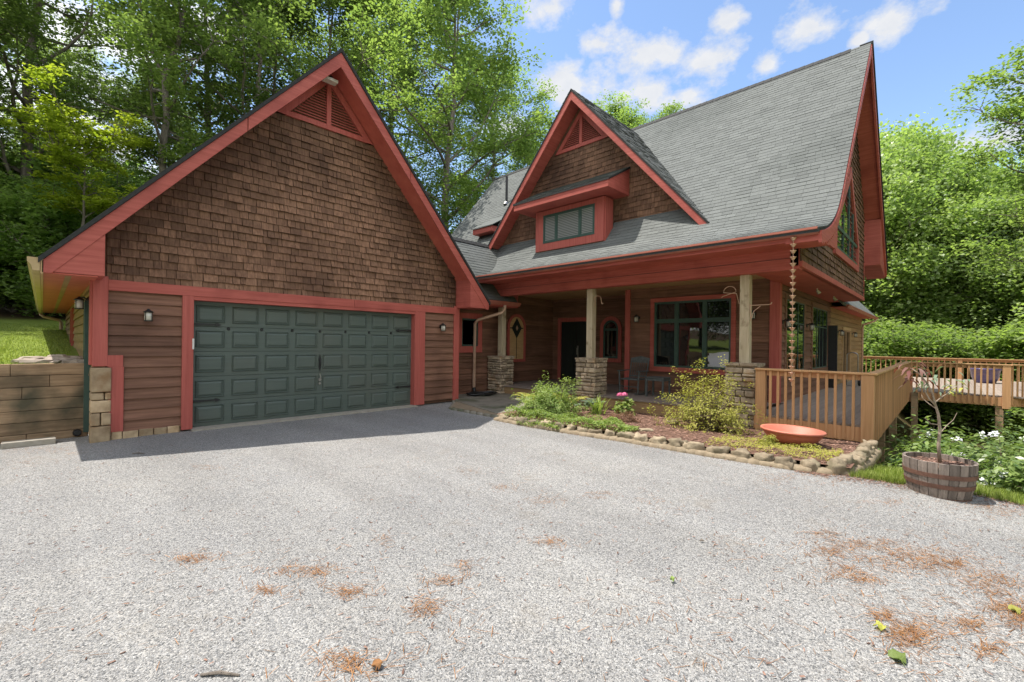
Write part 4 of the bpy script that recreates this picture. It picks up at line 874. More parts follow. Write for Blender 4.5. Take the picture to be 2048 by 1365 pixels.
def grid(name, xs, ys, zf, wood, mat='terrain'):
    nx, ny = len(xs), len(ys); v = [(x, y, zf(x, y)) for y in ys for x in xs]
    f = [(j*nx+i, j*nx+i+1, (j+1)*nx+i+1, (j+1)*nx+i) for j in range(ny-1) for i in range(nx-1)]
    me = bpy.data.meshes.new(name); me.from_pydata(v, [], f); me.update(); me.materials.append(MATS[mat])
    a = me.attributes.new('wood', 'FLOAT', 'POINT'); a.data.foreach_set('value', np.array([wood(p[0], p[1]) for p in v], dtype=np.float32))
    me.polygons.foreach_set('use_smooth', [True]*len(me.polygons))
    o = bpy.data.objects.new(name, me); COL.objects.link(o); return tag(o, kind='structure')
def steps(*segs):
    o = []
    for a, b, n in segs: o += [a+(b-a)*k/n for k in range(n)]
    return o+[segs[-1][1]]
grid('ground', steps((-160, -30, 10), (-30, -6, 12), (-6, 16, 44), (16, 60, 30), (60, 220, 10)), steps((-160, -30, 10), (-30, -6, 12), (-6, 11.02, 40)), gz, lambda u, v: cl01((u-12)/6+.2*mnoise.noise(Vector((u, v, 0))))*.9)
grid('lawn', steps((-160, -30, 10), (-30, -4, 20), (-4, 8, 24), (8, 40, 10)), steps((11.0, 16, 20), (16, 40, 36), (40, 160, 12)), hz, lambda u, v: cl01((v-31+3*mnoise.noise(Vector((u*.2, v*.2, 1))))/3))
grid('back_yard', steps((7.9, 60, 20), (60, 220, 8)), steps((11.0, 60, 20), (60, 160, 6)), lambda u, v: gz(u, v)-.2+.02*max(0, v-16), lambda u, v: 1)
def gedge(v):   # right-hand limit of the gravel
    pts = [(-12, 2), (-3, 6.6), (-1.2, 7.55), (-.6, 7.8), (-.2, 7.85), (.4, 7.55), (.95, 7.5), (1.2, 7.55), (8, 7.3), (11, 8.2)]
    for (a, x), (b, y) in zip(pts, pts[1:]):
        if v <= b: return x+(y-x)*(v-a)/(b-a)
    return 8.2
def gravz(u, v): return -.028+.010*mnoise.noise(Vector((u*.9, v*.9, 5)))+.006*mnoise.noise(Vector((u*3, v*3, 5)))-.07*sm((.6-v)/2)*sm((u-5.0)/2)-.03*sm((v-9.2)/1.5)*sm((1.2-u)/1)
v = []; idx = {}; f = []; st = .1
xs = [-9+st*k for k in range(176)]; ys = [-9+st*k for k in range(201)]
def gv(i, j):
    if (i, j) not in idx: idx[i, j] = len(v); v.append((xs[i], ys[j], gravz(xs[i], ys[j])))
    return idx[i, j]
for j in range(len(ys)-1):
    for i in range(len(xs)-1):
        x, y = xs[i]+.05, ys[j]+.05
        if x < gedge(y)+.07*mnoise.noise(Vector((x*4, y*4, 0))) and y < 10.97: f.append((gv(i, j), gv(i+1, j), gv(i+1, j+1), gv(i, j+1)))
me = bpy.data.meshes.new('driveway'); me.from_pydata(v, [], f); me.update(); me.materials.append(MATS['gravel']); me.polygons.foreach_set('use_smooth', [True]*len(me.polygons))
tag(bpy.data.objects.new('gravel_driveway', me), kind='structure'); COL.objects.link(bpy.data.objects['gravel_driveway'])
# loose pebbles catching light on the near gravel (real stones)
def pebbles(n):
    k = 8; us = np.empty((0, 2))
    r_ = rng.random((n*3, 3)); depth = 2.0+4.2*r_[:, 0]**1.5; px = (r_[:, 1]-.5)*2300
    lat = px/891.23*depth; U = fw.x*depth+rt.x*lat; Vv = fw.y*depth+rt.y*lat
    keep = np.array([u < gedge(w)-.05 and w < 9.9 for u, w in zip(U, Vv)]); U, Vv = U[keep][:n], Vv[keep][:n]; n = len(U)
    oc = np.array([(1, 0, 0), (0, 1, 0), (-1, 0, 0), (0, -1, 0), (0, 0, 1), (.6, .6, .62), (-.6, .6, .55), (-.6, -.6, .62), (.6, -.6, .55)], dtype=float)
    F = [(0, 5, 8), (5, 4, 8), (0, 1, 5), (1, 6, 5), (5, 6, 4), (1, 2, 6), (2, 7, 6), (6, 7, 4), (2, 3, 7), (3, 8, 7), (7, 8, 4), (3, 0, 8)]
    s = (.0026+.0036*rng.random(n)**2); an = rng.random(n)*6.28; ca, sa = np.cos(an), np.sin(an)
    jit = 1+.35*(rng.random((n, 9, 3))-.5); P = oc[None]*jit*np.stack([s, s*.75, s*.7], 1)[:, None, :]
    X = P[:, :, 0]*ca[:, None]-P[:, :, 1]*sa[:, None]+U[:, None]; Y = P[:, :, 0]*sa[:, None]+P[:, :, 1]*ca[:, None]+Vv[:, None]
    Z = P[:, :, 2]+np.array([gravz(a, b) for a, b in zip(U, Vv)])[:, None]-.001
    vv = np.stack([X, Y, Z], 2).reshape(-1, 3); ff = (np.array(F)[None]+(np.arange(n)*9)[:, None, None]).reshape(-1, 3)
    return vv, ff, np.repeat(rng.random(n), len(F))
def fastmesh(name, vv, ff, tint, mat, smooth=False):
    me = bpy.data.meshes.new(name); nv, nf, k = len(vv), len(ff), ff.shape[1]
    me.vertices.add(nv); me.vertices.foreach_set('co', np.ascontiguousarray(vv, dtype=np.float32).ravel())
    me.loops.add(nf*k); me.loops.foreach_set('vertex_index', np.ascontiguousarray(ff, dtype=np.int32).ravel())
    me.polygons.add(nf); me.polygons.foreach_set('loop_start', np.arange(0, nf*k, k, dtype=np.int32))
    try: me.polygons.foreach_set('loop_total', np.full(nf, k, dtype=np.int32))
    except Exception: pass
    me.update(calc_edges=True); a = me.attributes.new('tint', 'FLOAT', 'FACE'); a.data.foreach_set('value', np.ascontiguousarray(tint, dtype=np.float32))
    me.materials.append(MATS[mat])
    if smooth: me.polygons.foreach_set('use_smooth', [True]*nf)
    return me
def fastobj(name, vv, ff, tint, mat, parent=None):
    o = bpy.data.objects.new(name, fastmesh(name, vv, ff, tint, mat)); COL.objects.link(o)
    if parent is not None: o.parent = parent; o.matrix_parent_inverse = Matrix.Translation(-parent_loc(parent))
    return o
def pebblemat():
    m = bpy.data.materials.new('pebble'); m.use_nodes = True; N = m.node_tree.nodes; L = m.node_tree.links; b = N['Principled BSDF']; b.inputs['Roughness'].default_value = .85
    a = N.new('ShaderNodeAttribute'); a.attribute_name = 'tint'; r = N.new('ShaderNodeValToRGB'); L.new(a.outputs['Fac'], r.inputs[0])
    r.color_ramp.elements[0].color = (.05, .053, .058, 1); r.color_ramp.elements[1].color = (.48, .475, .465, 1); q = r.color_ramp.elements.new(.5); q.color = (.22, .22, .217, 1)
    L.new(r.outputs[0], b.inputs['Base Color']); MATS['pebble'] = m
pebblemat()
tag(fastobj('gravel', *pebbles(60000), 'pebble'), kind='stuff')

# ------------------------------------------------------------------ flagstone landing
pat = [(7.05, 7.32), (10.18, 7.32), (10.18, 11.0), (8.14, 11.0), (7.85, 9.95), (7.05, 9.10)]
pl = []
for i in range(len(pat)):
    (x0, y0), (x1, y1) = pat[i], pat[(i+1) % len(pat)]; nx, ny = (y1-y0), -(x1-x0); l = math.hypot(nx, ny); pl.append((nx/l, ny/l, (nx*x0+ny*y0)/l))
m = MB(); rg = random.Random(8); NX, NY = 4, 4
gp = {(i, j): (7.0+3.25*i/NX+(rg.uniform(-.2, .2) if 0 < i < NX else 0), 7.2+3.9*j/NY+(rg.uniform(-.25, .25) if 0 < j < NY else 0)) for i in range(NX+1) for j in range(NY+1)}
for i in range(NX):
    for j in range(NY):
        q = [gp[i, j], gp[i+1, j], gp[i+1, j+1], gp[i, j+1]]; c = (sum(p[0] for p in q)/4, sum(p[1] for p in q)/4)
        q = [(c[0]+(p[0]-c[0])*.985, c[1]+(p[1]-c[1])*.985) for p in q]; q = clip(q, pl)
        if q: m.prism([(x, y, .055+rg.uniform(-.004, .004)) for x, y in q], (0, 0, -.06), rg.random())
po = tag(m.build('path', 'flagstone', None, bevel=.006), kind='structure')
m = MB(); m.prism([(x, y, .035) for x, y in [(7.08, 7.35), (10.18, 7.35), (10.18, 11), (8.14, 11), (7.88, 9.93), (7.08, 9.12)]], (0, 0, -.3)); tag(m.build('path_base', 'mortar'), kind='structure')
m = MB(); rg = random.Random(5)
for (x0, y0), (x1, y1), n in (((7.05, 7.36), (7.05, 9.08), 7), ((7.06, 9.12), (7.84, 9.94), 5), ((7.86, 9.96), (8.1, 10.4), 2)):
    for k in range(n):
        t = (k+.5)/n; an = math.atan2(y1-y0, x1-x0); L = math.hypot(x1-x0, y1-y0)/n/2
        m.rocky((x0+(x1-x0)*t, y0+(y1-y0)*t, -.05), (L*.98, .06, .085), k+50, 2, .12, rg.random()*.5, an)
m.build('edge_stone', 'flagstone', None, smooth=True); bpy.data.objects['edge_stone'].parent = po

# ------------------------------------------------------------------ flower bed with its stone border
def bedge(v): return 7.38-.085*(v-1.1)+.02*math.sin(v*2.1) if v < 6.2 else 6.95
def bedz(u, v): return .085-.085*sm((u-7.5)/2.4)+.02*mnoise.noise(Vector((u*1.7, v*1.7, 9)))
xs = [k/18 for k in range(19)]; ys = [.93+6.38*k/40 for k in range(41)]
vv = []; 
for y in ys:
    e = bedge(y)+.02+(max(0, 1.2-y))*2.0*0; 
    for t in xs: u = e+(10.18-e)*t; vv.append((u, y, bedz(u, y)))
ff = [(j*19+i, j*19+i+1, (j+1)*19+i+1, (j+1)*19+i) for j in range(40) for i in range(18)]
fastv = np.array(vv); bo = fastobj('flower_bed', fastv, np.array(ff), np.full(len(ff), .5), 'mulch'); tag(bo, kind='structure')
n = 9000; U = rng.random(n); Vv = .97+6.2*rng.random(n); U = np.array([bedge(b)+.1+(10.1-bedge(b)-.1)*a for a, b in zip(U, Vv)])
def chips(U, Vv, zf, ln, wd, lift=.004, tilt=.35):
    n = len(U); a = rng.random(n)*6.283; l = ln[0]+(ln[1]-ln[0])*rng.random(n); w = wd[0]+(wd[1]-wd[0])*rng.random(n)
    d = np.stack([np.cos(a), np.sin(a), tilt*(rng.random(n)-.5)], 1); s = np.stack([-np.sin(a), np.cos(a), tilt*(rng.random(n)-.5)], 1)
    z = np.array([zf(p, q) for p, q in zip(U, Vv)])+lift+.012*rng.random(n); c = np.stack([U, Vv, z], 1)
    q = np.stack([c-d*l[:, None]/2-s*w[:, None]/2, c+d*l[:, None]/2-s*w[:, None]/2, c+d*l[:, None]/2+s*w[:, None]/2, c-d*l[:, None]/2+s*w[:, None]/2], 1)
    return q.reshape(-1, 3), np.arange(4*n).reshape(-1, 4), rng.random(n)
tag(fastobj('mulch', *chips(U, Vv, bedz, (.02, .06), (.01, .028)), 'mulch_chip'), kind='stuff')
bw = thing('bed_wall', 'low mortared fieldstone border around the mulched flower bed', 'stone border', (7.2, 4, 0))
path = []; y = 7.22
while y > 1.35: path.append((bedge(y)-.02, y)); y -= .05
path += [(7.37, 1.18)]; k = 0
x = 7.45
while x < 9.75: path.append((x, 1.10-.16*cl01((x-7.4)/1.0))); x += .05
acc_ = 0.0; tgt = .15; rg = random.Random(12); si = 0; lastp = path[0]
for p in path[1:]:
    acc_ += math.hypot(p[0]-lastp[0], p[1]-lastp[1]); 
    if acc_ >= tgt:
        L = rg.uniform(.11, .185); an = math.atan2(p[1]-lastp[1], p[0]-lastp[0]); big = rg.random()
        hgt = rg.uniform(.09, .135) if p[1] > 1.3 else rg.uniform(.10, .15)
        m = MB(); m.rocky((p[0]+rg.uniform(-.02, .02), p[1], .018+rg.uniform(-.025, .02)), (L*rg.uniform(.78, .98), rg.uniform(.085, .115), hgt), 100+si, 3, .46, rg.random(), an+rg.uniform(-.35, .35)); m.build('stone', 'field_stone', bw, smooth=True)
        tgt = acc_+L+.13; tgt -= acc_; acc_ = 0; tgt = L+rg.uniform(.11, .15); si += 1
    lastp = p
m = MB()
for (a, b) in zip(path[::3], path[3::3]):
    an = math.atan2(b[1]-a[1], b[0]-a[0]); m.rocky(((a[0]+b[0])/2-.03, (a[1]+b[1])/2-(.03 if a[1] < 1.3 else 0), -.035), (.12, .115+.02*rg.random(), .075), rg.randint(0, 999), 2, .15, rg.random(), an)
m.build('mortar', 'mortar', bw, smooth=True)
for (px, py, a, b, lab) in ((1293, 864, .14, .08, 'smooth pale stone lying in the mulch just inside the bed border'), (1345, 846, .13, .075, 'flat tan stone half buried in the mulch left of the big shrub')):
    q = onZ(px, py, .07); m = MB(); m.rocky((q.x, q.y, .085), (b, a, .045), px, 3, .2, .8, .8); tag(m.build('loose_stone', 'field_stone', smooth=True), lab, 'stone')

# ------------------------------------------------------------------ deck
deck = thing('deck', 'brown wooden deck with slatted railing wrapping around the right side of the house', 'deck', (15, 1.5, FL))
m = MB(); rg = random.Random(2); y = .99
while y < 2.98: m.box(10.02 if y < 2.84 else 10.7, 19.45, y, min(y+.138, 3.0), FL-.035, FL, rg.random()); y += .142
y = -2.6
while y < 6.0:
    m.box(19.455, 28.7, y, y+.138, FL-.035, FL-.001, rg.random()); y += .142
m.build('deck_floor', 'deck_floor', deck)
m = MB(); m.box(9.975, 10.015, .98, 2.85, .02, FL-.037); m.box(10.015, 19.4, .975, 1.01, .0, FL-.037); m.box(19.40, 19.44, -1.15, .975, .02, FL-.037); m.build('rim_joist', 'deck_wood', deck)
rail = MB()
def cap(m, p0, p1, w=.145, z=1.215, t=.036, tt=.5):
    p0 = Vector((*p0, z)); p1 = Vector((*p1, z)); d = (p1-p0).normalized(); s = Vector((-d.y, d.x, 0))*w/2; m.prism([p0-s, p1-s, p1+s, p0+s], (0, 0, t), tt)
cap(rail, (9.985, 2.83), (9.985, .895)); cap(rail, (10.06, .965), (19.45, .965), tt=.1); cap(rail, (19.42, .892), (19.42, -1.25)); cap(rail, (19.42, -1.25), (20.5, -2.5)); 
cap(rail, (28.7, 3.2), (28.7, -2.7)); cap(rail, (28.7, 3.2), (28.7, 6.0)); cap(rail, (20.5, -2.5), (28.7, -2.6))
ro = rail.build('railing', 'deck_cap', deck, bevel=.004)
m = MB(); m.box(9.99, 10.02, 1.13, 2.63, 1.11, 1.213); m.box(10.16, 19.3, .975, 1.005, 1.11, 1.213); m.box(19.41, 19.44, -1.1, .9, 1.11, 1.213); m.build('rail_board', 'deck_wood', ro); m = MB(); m.box(28.72, 28.75, -2.6, 6, 1.11, 1.213); m.build('rail_board', 'deck_wood', ro)
for x0, x1, y0, y1, zb in ((9.945, 10.06, 2.64, 2.82, .0), (9.93, 10.06, .93, 1.115, -.02), (19.36, 19.5, .86, 1.0, -.05), (19.36, 19.50, -1.27, -1.10, -.05), (28.65, 28.8, -.4, -.25, .05)):
    m = MB(); m.box(x0, x1, y0, y1, zb, 1.212, rg.random()); m.build('post', 'deck_wood', ro, bevel=.004)
def baluster(x, y, zb=.05, w=.021):
    m = MB(); m.box(x-w, x+w, y-w, y+w, zb+rg.uniform(-.01, .01), 1.208, rg.random()); m.build('baluster', 'deck_wood', ro)
for k in range(11): baluster(9.965, 2.55-k*.1325, .035)
for k in range(66): baluster(10.22+k*.139, .945, .0)
for k in range(14): baluster(19.38, .76-k*.13, .06)
m = MB(); tot = 0
for k in range(45): m.box(28.69, 28.73, -2.5+k*.19, -2.46+k*.19, .1, 1.21, rg.random())
for k in range(12): t = (k+.5)/12; m.box(19.42+1.08*t-.02, 19.42+1.08*t+.02, -1.25-1.25*t-.02, -1.25-1.25*t+.02, .06, 1.21, rg.random())
for k in range(50): m.box(20.6+k*.16, 20.64+k*.16, -2.58, -2.54, .06, 1.21, rg.random())
o = m.build('baluster', 'deck_wood', ro); tag(o, kind='stuff')
m = MB(); m.prism([(19.42, -1.25, .26), (20.5, -2.5, .26), (28.7, -2.6, .26), (28.7, -2.56, .26), (20.52, -2.46, .26), (19.46, -1.23, .26)], (0, 0, -.24)); m.build('rim_joist', 'deck_wood', deck)
for x, y in ((10.15, 1.12), (13.2, 1.12), (16.3, 1.12), (19.3, .8), (19.5, -1.05), (20.6, -2.2), (24, -2.4), (24, 2.5)):
    m = MB(); m.box(x-.08, x+.08, y-.08, y+.08, -3.2, FL-.04); m.build('support_post', 'timber', deck)
pot = thing('flower_pot', 'blue and purple glazed pot standing on the far deck behind the railing', 'flower pot', (26.4, -1.02, FL))
m = MB(); m.lathe((26.4, -1.02, FL), [(.02, .0), (.30, .0), (.40, .25), (.44, .52), (.47, .53), (.47, .60), (.42, .60), (.40, .5)], 24); m.build('pot', 'blue_glaze', pot, smooth=True)
m = MB(); m.lathe((26.4, -1.02, FL), [(.01, .54), (.41, .54)], 16); m.build('soil', 'soil', pot)
ht = thing('hand_truck', 'grey steel hoop handle of a hand truck standing on the deck by the wall', 'hand truck', (20.0, 2.5, FL))
m = MB(); A = [(20, 2.34, FL+.06), (20, 2.34, 1.40)]+[(20, 2.5-.16*math.cos(t), 1.40+.1*math.sin(t)) for t in [math.pi*k/8 for k in range(1, 8)]]+[(20, 2.66, 1.40), (20, 2.66, FL+.06)]
m.tube(A, .017, 8); m.build('handle', 'steel', ht); m = MB(); m.box(19.80, 20.02, 2.32, 2.68, FL, FL+.02); m.build('toe_plate', 'steel', ht)
for y in (2.30, 2.70): m = MB(); m.tube([(20.06, y-.03, FL+.11), (20.06, y+.03, FL+.11)], .11, 14); m.build('wheel', 'black_metal', ht)

# ------------------------------------------------------------------ barrel planter
BC = (7.44, .085, -.09)
br = thing('barrel_planter', 'weathered half barrel planter with rusty hoops at the edge of the gravel', 'planter', BC)
def brad(z): return (.268+.066*math.sin(min(1, z/.46)*math.pi*.5))
m = MB(); NS = 22; rg = random.Random(6); BH = .46
for k in range(NS):
    t0, t1 = 2*math.pi*(k+.03)/NS, 2*math.pi*(k+.97)/NS; tt = rg.random(); top = BH+rg.uniform(-.004, .006); zs = [0, .1, .2, .3, .39, top]
    for z0, z1 in zip(zs, zs[1:]):
        P = lambda t, z, i: (BC[0]+(brad(z)-i)*math.cos(t), BC[1]+(brad(z)-i)*math.sin(t), BC[2]+z)
        m.face([P(t0, z0, 0), P(t1, z0, 0), P(t1, z1, 0), P(t0, z1, 0)], tt); m.face([P(t1, z0, .03), P(t0, z0, .03), P(t0, z1, .03), P(t1, z1, .03)], tt)
    P = lambda t, z, i: (BC[0]+(brad(z)-i)*math.cos(t), BC[1]+(brad(z)-i)*math.sin(t), BC[2]+z)
    m.face([P(t0, top, 0), P(t1, top, 0), P(t1, top, .03), P(t0, top, .03)], tt)
m.build('staves', 'barrel_wood', br)
for z0, z1 in ((.012, .055), (.165, .215), (.285, .335)):
    m = MB(); m.lathe(BC, [(brad(z0)+.002, z0), (brad(z0)+.007, z0), (brad(z1)+.007, z1), (brad(z1)+.002, z1)], 40); m.build('hoop', 'barrel_hoop', br)
m = MB(); m.lathe(BC, [(.002, .41), (.2, .405), (.315, .395)], 26); m.build('soil', 'mulch', br)
n = 420; a = rng.random(n)*6.28; r_ = .30*np.sqrt(rng.random(n)); fastobj('mulch', *chips(BC[0]+r_*np.cos(a), BC[1]+r_*np.sin(a), lambda u, v: BC[2]+.402, (.02, .05), (.01, .025)), 'mulch_chip', br)

# ------------------------------------------------------------------ terracotta bowl
q = onZ(1584, 859, .28)
q.z = .0
bl = thing('planter_bowl', 'wide shallow terracotta bowl tilted in the bed in front of the deck railing', 'bowl', (q.x, q.y, .01))
m = MB(); m.lathe((q.x, q.y, .01), [(.02, .0), (.17, .0), (.27, .035), (.37, .11), (.43, .19), (.455, .235), (.475, .24), (.485, .262), (.472, .278), (.437, .264), (.395, .18), (.28, .085), (.02, .05)], 44); b = m.build('bowl', 'terracotta', bl, smooth=True)
ax = (r3*.96+fw*.25).normalized(); bl.rotation_mode = 'QUATERNION'; bl.rotation_quaternion = Matrix.Rotation(R(1.5), 4, fw).to_quaternion()

# ------------------------------------------------------------------ porch furniture
ch = thing('rocking_chair', 'grey weathered spindle back rocking chair on the porch left of the big window', 'rocking chair', (11.25, 6.33, FL))
cx, cy = 11.3, 6.33
m = MB(); m.box(cx-.26, cx+.24, cy-.27, cy+.27, FL+.40, FL+.44); m.build('seat', 'old_furniture', ch, bevel=.01)
m = MB(); b0 = V3(cx+.24, 0, FL+.44); b1 = V3(cx+.40, 0, FL+1.0)
for s in (-1, 1): m.tube([b0+V3(0, cy+s*.25, 0), b1+V3(0, cy+s*.27, 0)], .019, 7)
for k in range(7): yy = cy-.18+.06*k; m.tube([b0.lerp(b1, .10)+V3(0, yy, 0), b0.lerp(b1, .80)+V3(0, yy, 0)], .010, 6)
P = b0.lerp(b1, .76); Q = b0.lerp(b1, 1.04)
m.prism([P+V3(0, cy-.27, 0), P+V3(0, cy+.27, 0), Q+V3(0, cy+.29, -.03), Q+V3(0, cy, .03), Q+V3(0, cy-.29, -.03)], (.022, 0, .005)); P = b0.lerp(b1, .09); m.box(P.x-.01, P.x+.012, cy-.25, cy+.25, P.z-.025, P.z+.02)
m.build('backrest', 'old_furniture', ch)
for s in (-1, 1):
    m = MB(); m.box(cx-.31, cx+.28, cy+s*.30-.035, cy+s*.30+.035, FL+.635, FL+.66); m.build('armrest', 'old_furniture', ch, bevel=.008)
    m = MB(); m.tube([(cx-.24, cy+s*.28, FL+.05), (cx-.24, cy+s*.30, FL+.64)], .022, 8); m.build('leg', 'old_furniture', ch)
    m = MB(); m.tube([(cx+.20, cy+s*.26, FL+.05), (cx+.22, cy+s*.26, FL+.42)], .020, 8); m.build('leg', 'old_furniture', ch)
    m = MB(); m.tube([(cx-.42+.09*k, cy+s*.28, FL+.02+.0016*(k-4.5)**2) for k in range(11)], .018, 6); m.build('rocker', 'old_furniture', ch)
m = MB(); m.tube([(cx-.24, cy-.28, FL+.22), (cx-.24, cy+.28, FL+.22)], .013, 6); m.build('stretcher', 'old_furniture', ch)
tb = thing('side_table', 'small grey wooden side table beside the rocking chair on the porch', 'side table', (11.2, 5.55, FL))
m = MB(); m.box(10.98, 11.42, 5.28, 5.80, FL+.50, FL+.53); m.build('tabletop', 'old_furniture', tb, bevel=.006)
for x in (11.01, 11.39):
    for y in (5.31, 5.77): m = MB(); m.box(x-.022, x+.022, y-.022, y+.022, FL, FL+.50); m.build('leg', 'old_furniture', tb)
m = MB(); m.box(11.02, 11.38, 5.30, 5.32, FL+.43, FL+.50); m.box(11.02, 11.38, 5.76, 5.78, FL+.43, FL+.50); m.box(11.0, 11.02, 5.33, 5.75, FL+.43, FL+.50); m.build('apron', 'old_furniture', tb)
dmat = MB(); dmat.box(12.75, 13.3, 9.35, 10.35, FL, FL+.018); tag(dmat.build('doormat', 'mat_brown'), 'brown doormat lying in front of the dark double front door', 'doormat')

# ------------------------------------------------------------------ left side: timber retaining wall, block, drain, riprap
rw = thing('retaining_wall', 'mossy stacked timber retaining wall beside the left corner of the garage', 'retaining wall', (-1, 11, 0)); rg = random.Random(14)
for k in range(7):
    m = MB(); x = -4.0+rg.uniform(-.6, 0)
    while x < .36:
        e = min(x+rg.uniform(1.6, 2.6), .375); e = .375 if .375-e < .4 else e
        m.box(x, e-.005, 10.95+rg.uniform(-.008, .008), 11.13, -.12+k*.195, -.12+(k+1)*.195-.006, rg.random()); x = e
    m.build('timber', 'timber', rw, bevel=.008)
m = MB(); m.box(-4.5, .385, 11.06, 11.2, -.2, 1.2); m.build('backing', 'soil', rw)
m = MB(); m.tube([(.24, 10.99, .03), (.24, 10.86, .025)], .058, 14, caps=False); m.tube([(.24, 10.87, .03), (.24, 10.875, .03)], .05, 14); tag(m.build('drain_pipe', 'black_metal'), 'black drain pipe poking out at the foot of the timber wall', 'drain pipe')
q = onZ(62, 872, -.05); m = MB(); m.box(-.62, -.02, 10.48, 10.66, -.08, .035); o = tag(m.build('concrete_slab', 'concrete', bevel=.01), 'pale concrete slab lying on gravel before the timber wall', 'concrete slab')
rg = random.Random(15)
RL = ['flat grey pink rock heaped behind the timber wall', 'broken slab of rock beside the garage wall on the slope']
for k in range(15):
    u = rg.uniform(-.40, .26); w = rg.uniform(11.2, 12.7); m = MB(); m.rocky((u, w, hz(u, w)+.04), (rg.uniform(.13, .26), rg.uniform(.1, .2), rg.uniform(.04, .075)), 300+k, 2, .3, rg.random(), rg.random()*3)
    tag(m.build('rock', 'rock'), 'flat pinkish rock in the heap on top of the timber retaining wall', 'rock', 'rocks heaped behind the timber retaining wall')
# ================================================================== VEGETATION
def leaves(c, nrm_bias, size, aspect=.55, fold=.18, up=.55, droop=0.0):
    """quads (leaf shaped, folded) centred at c (n,3); returns verts, faces"""
    n = len(c); nr = rng.normal(size=(n, 3)); nr /= np.linalg.norm(nr, axis=1)[:, None]; nr = nr*(1-up)+np.array([0, 0, 1])*up+nrm_bias; nr /= np.linalg.norm(nr, axis=1)[:, None]
    d = rng.normal(size=(n, 3)); d[:, 2] -= droop; d -= nr*(d*nr).sum(1)[:, None]; d /= np.linalg.norm(d, axis=1)[:, None]; s = np.cross(nr, d)
    l = (size*(.65+.7*rng.random(n)))[:, None]; w = l*aspect
    q = np.stack([c-d*l*.5, c+s*w*.5+nr*w*fold-d*l*.05, c+d*l*.5, c-s*w*.5+nr*w*fold-d*l*.05], 1)
    return q.reshape(-1, 3), np.arange(4*n).reshape(-1, 4)
def tree_data(seed, h, r, base, nl, clusters, per, lsize, tr, lean=(0, 0), shape='oval', crad=.75, updir=.55, wander=.03, flat=.55, aspect=.6):
    rg = random.Random(seed); m = MB(); tips = []
    T = []; off = Vector((0, 0, 0)); n = 12
    for k in range(n+1):
        t = k/n; off += Vector((rg.uniform(-1, 1), rg.uniform(-1, 1), 0))*h*wander*.35
        T.append(Vector((off.x+lean[0]*h*t**1.4, off.y+lean[1]*h*t**1.4, h*.97*t)))
    rad = [tr*(1.25 if k == 0 else 1)*(1-.93*(k/n)**.9)+.012 for k in range(n+1)]
    m.tube(T, rad, 9)
    def at(t): 
        i = min(int(t*n), n-1); return T[i].lerp(T[i+1], t*n-i)
    for i in range(nl):
        t = base+(.97-base)*((i+rg.random())/nl); p0 = at(t); az = i*2.4+rg.uniform(-.5, .5)
        q = (t-base)/(1-base)
        prof = {'oval': math.sin(math.pi*min(1, .12+.86*q))**.75, 'cone': (1-q)**.7*.95+.12, 'round': math.sqrt(max(.05, 1-(q*1.6-.6)**2)), 'flat': .75+.25*math.sin(q*3)}[shape]
        L = r*prof*rg.uniform(.72, 1.15); el = rg.uniform(.15, .7)*updir/.55
        d = Vector((math.cos(az)*math.cos(el), math.sin(az)*math.cos(el), math.sin(el))); P = [p0]; dd = d.copy(); ns = 6
        for k in range(ns):
            dd = (dd+Vector((rg.uniform(-.28, .28), rg.uniform(-.28, .28), rg.uniform(-.15, .22)))).normalized(); P.append(P[-1]+dd*L/ns)
        r0 = max(.02, tr*.42*(1-t*.7)); m.tube(P, [r0*(1-.85*k/ns)+.008 for k in range(ns+1)], 6, caps=False)
        for k in range(2, ns+1):
            for _ in range(2 if k < ns else 3):
                e = (dd*.4+Vector((rg.uniform(-1, 1), rg.uniform(-1, 1), rg.uniform(-.35, .75)))).normalized(); l2 = L*rg.uniform(.18, .38)
                a = P[k]; b = a+e*l2*.5+Vector((0, 0, rg.uniform(-.1, .15)*l2)); c = b+(e+Vector((rg.uniform(-.5, .5), rg.uniform(-.5, .5), rg.uniform(-.4, .2)))).normalized()*l2*.5
                m.tube([a, b, c], [r0*.3+.006, .012, .005], 4, caps=False); tips += [tuple(b), tuple(c), tuple(c)]
        tips.append(tuple(P[-1]))
    tips += [tuple(at(.98)), tuple(at(.93))]
    tips = np.array(tips); r2 = np.random.default_rng(seed+1); c = tips[r2.integers(0, len(tips), clusters)]+r2.normal(size=(clusters, 3))*crad*.55
    pts = np.repeat(c, per, 0); sp = r2.normal(size=(len(pts), 3))*np.array([crad*.55, crad*.55, crad*.55*flat]); pts = pts+sp
    pts[:, 2] = np.maximum(pts[:, 2], .15)
    lv, lf = leaves(pts, 0, lsize, aspect, up=.62 if shape != 'oval' or aspect < .7 else .5, droop=.4)
    ct = np.repeat(r2.random(clusters), per); tint = np.clip(.55*ct+.45*r2.random(len(pts)), 0, 1)
    return m, lv, lf, tint
def tree_proto(name, label, cat, group, data, bark, leaf):
    m, lv, lf, ti = data; o = thing(name, label, cat, (0, 0, 0), group)
    m.build('trunk', bark, o, smooth=True); fastobj('crown', lv, lf, ti, leaf, o); return o
def copy_thing(src, label, group, cat=None):
    r = src.copy(); COL.objects.link(r); r['label'] = label
    if group: r['group'] = group
    elif 'group' in r: del r['group']
    for ch in list(src.children):
        c = ch.copy(); COL.objects.link(c); c.parent = r
    return r
def ground_at(u, v):
    if v > 11.0 and u < 8: return hz(u, v)
    if v > 11.0: return gz(u, v)-.2+.02*max(0, v-16)
    return gz(u, v)
PROT = {}
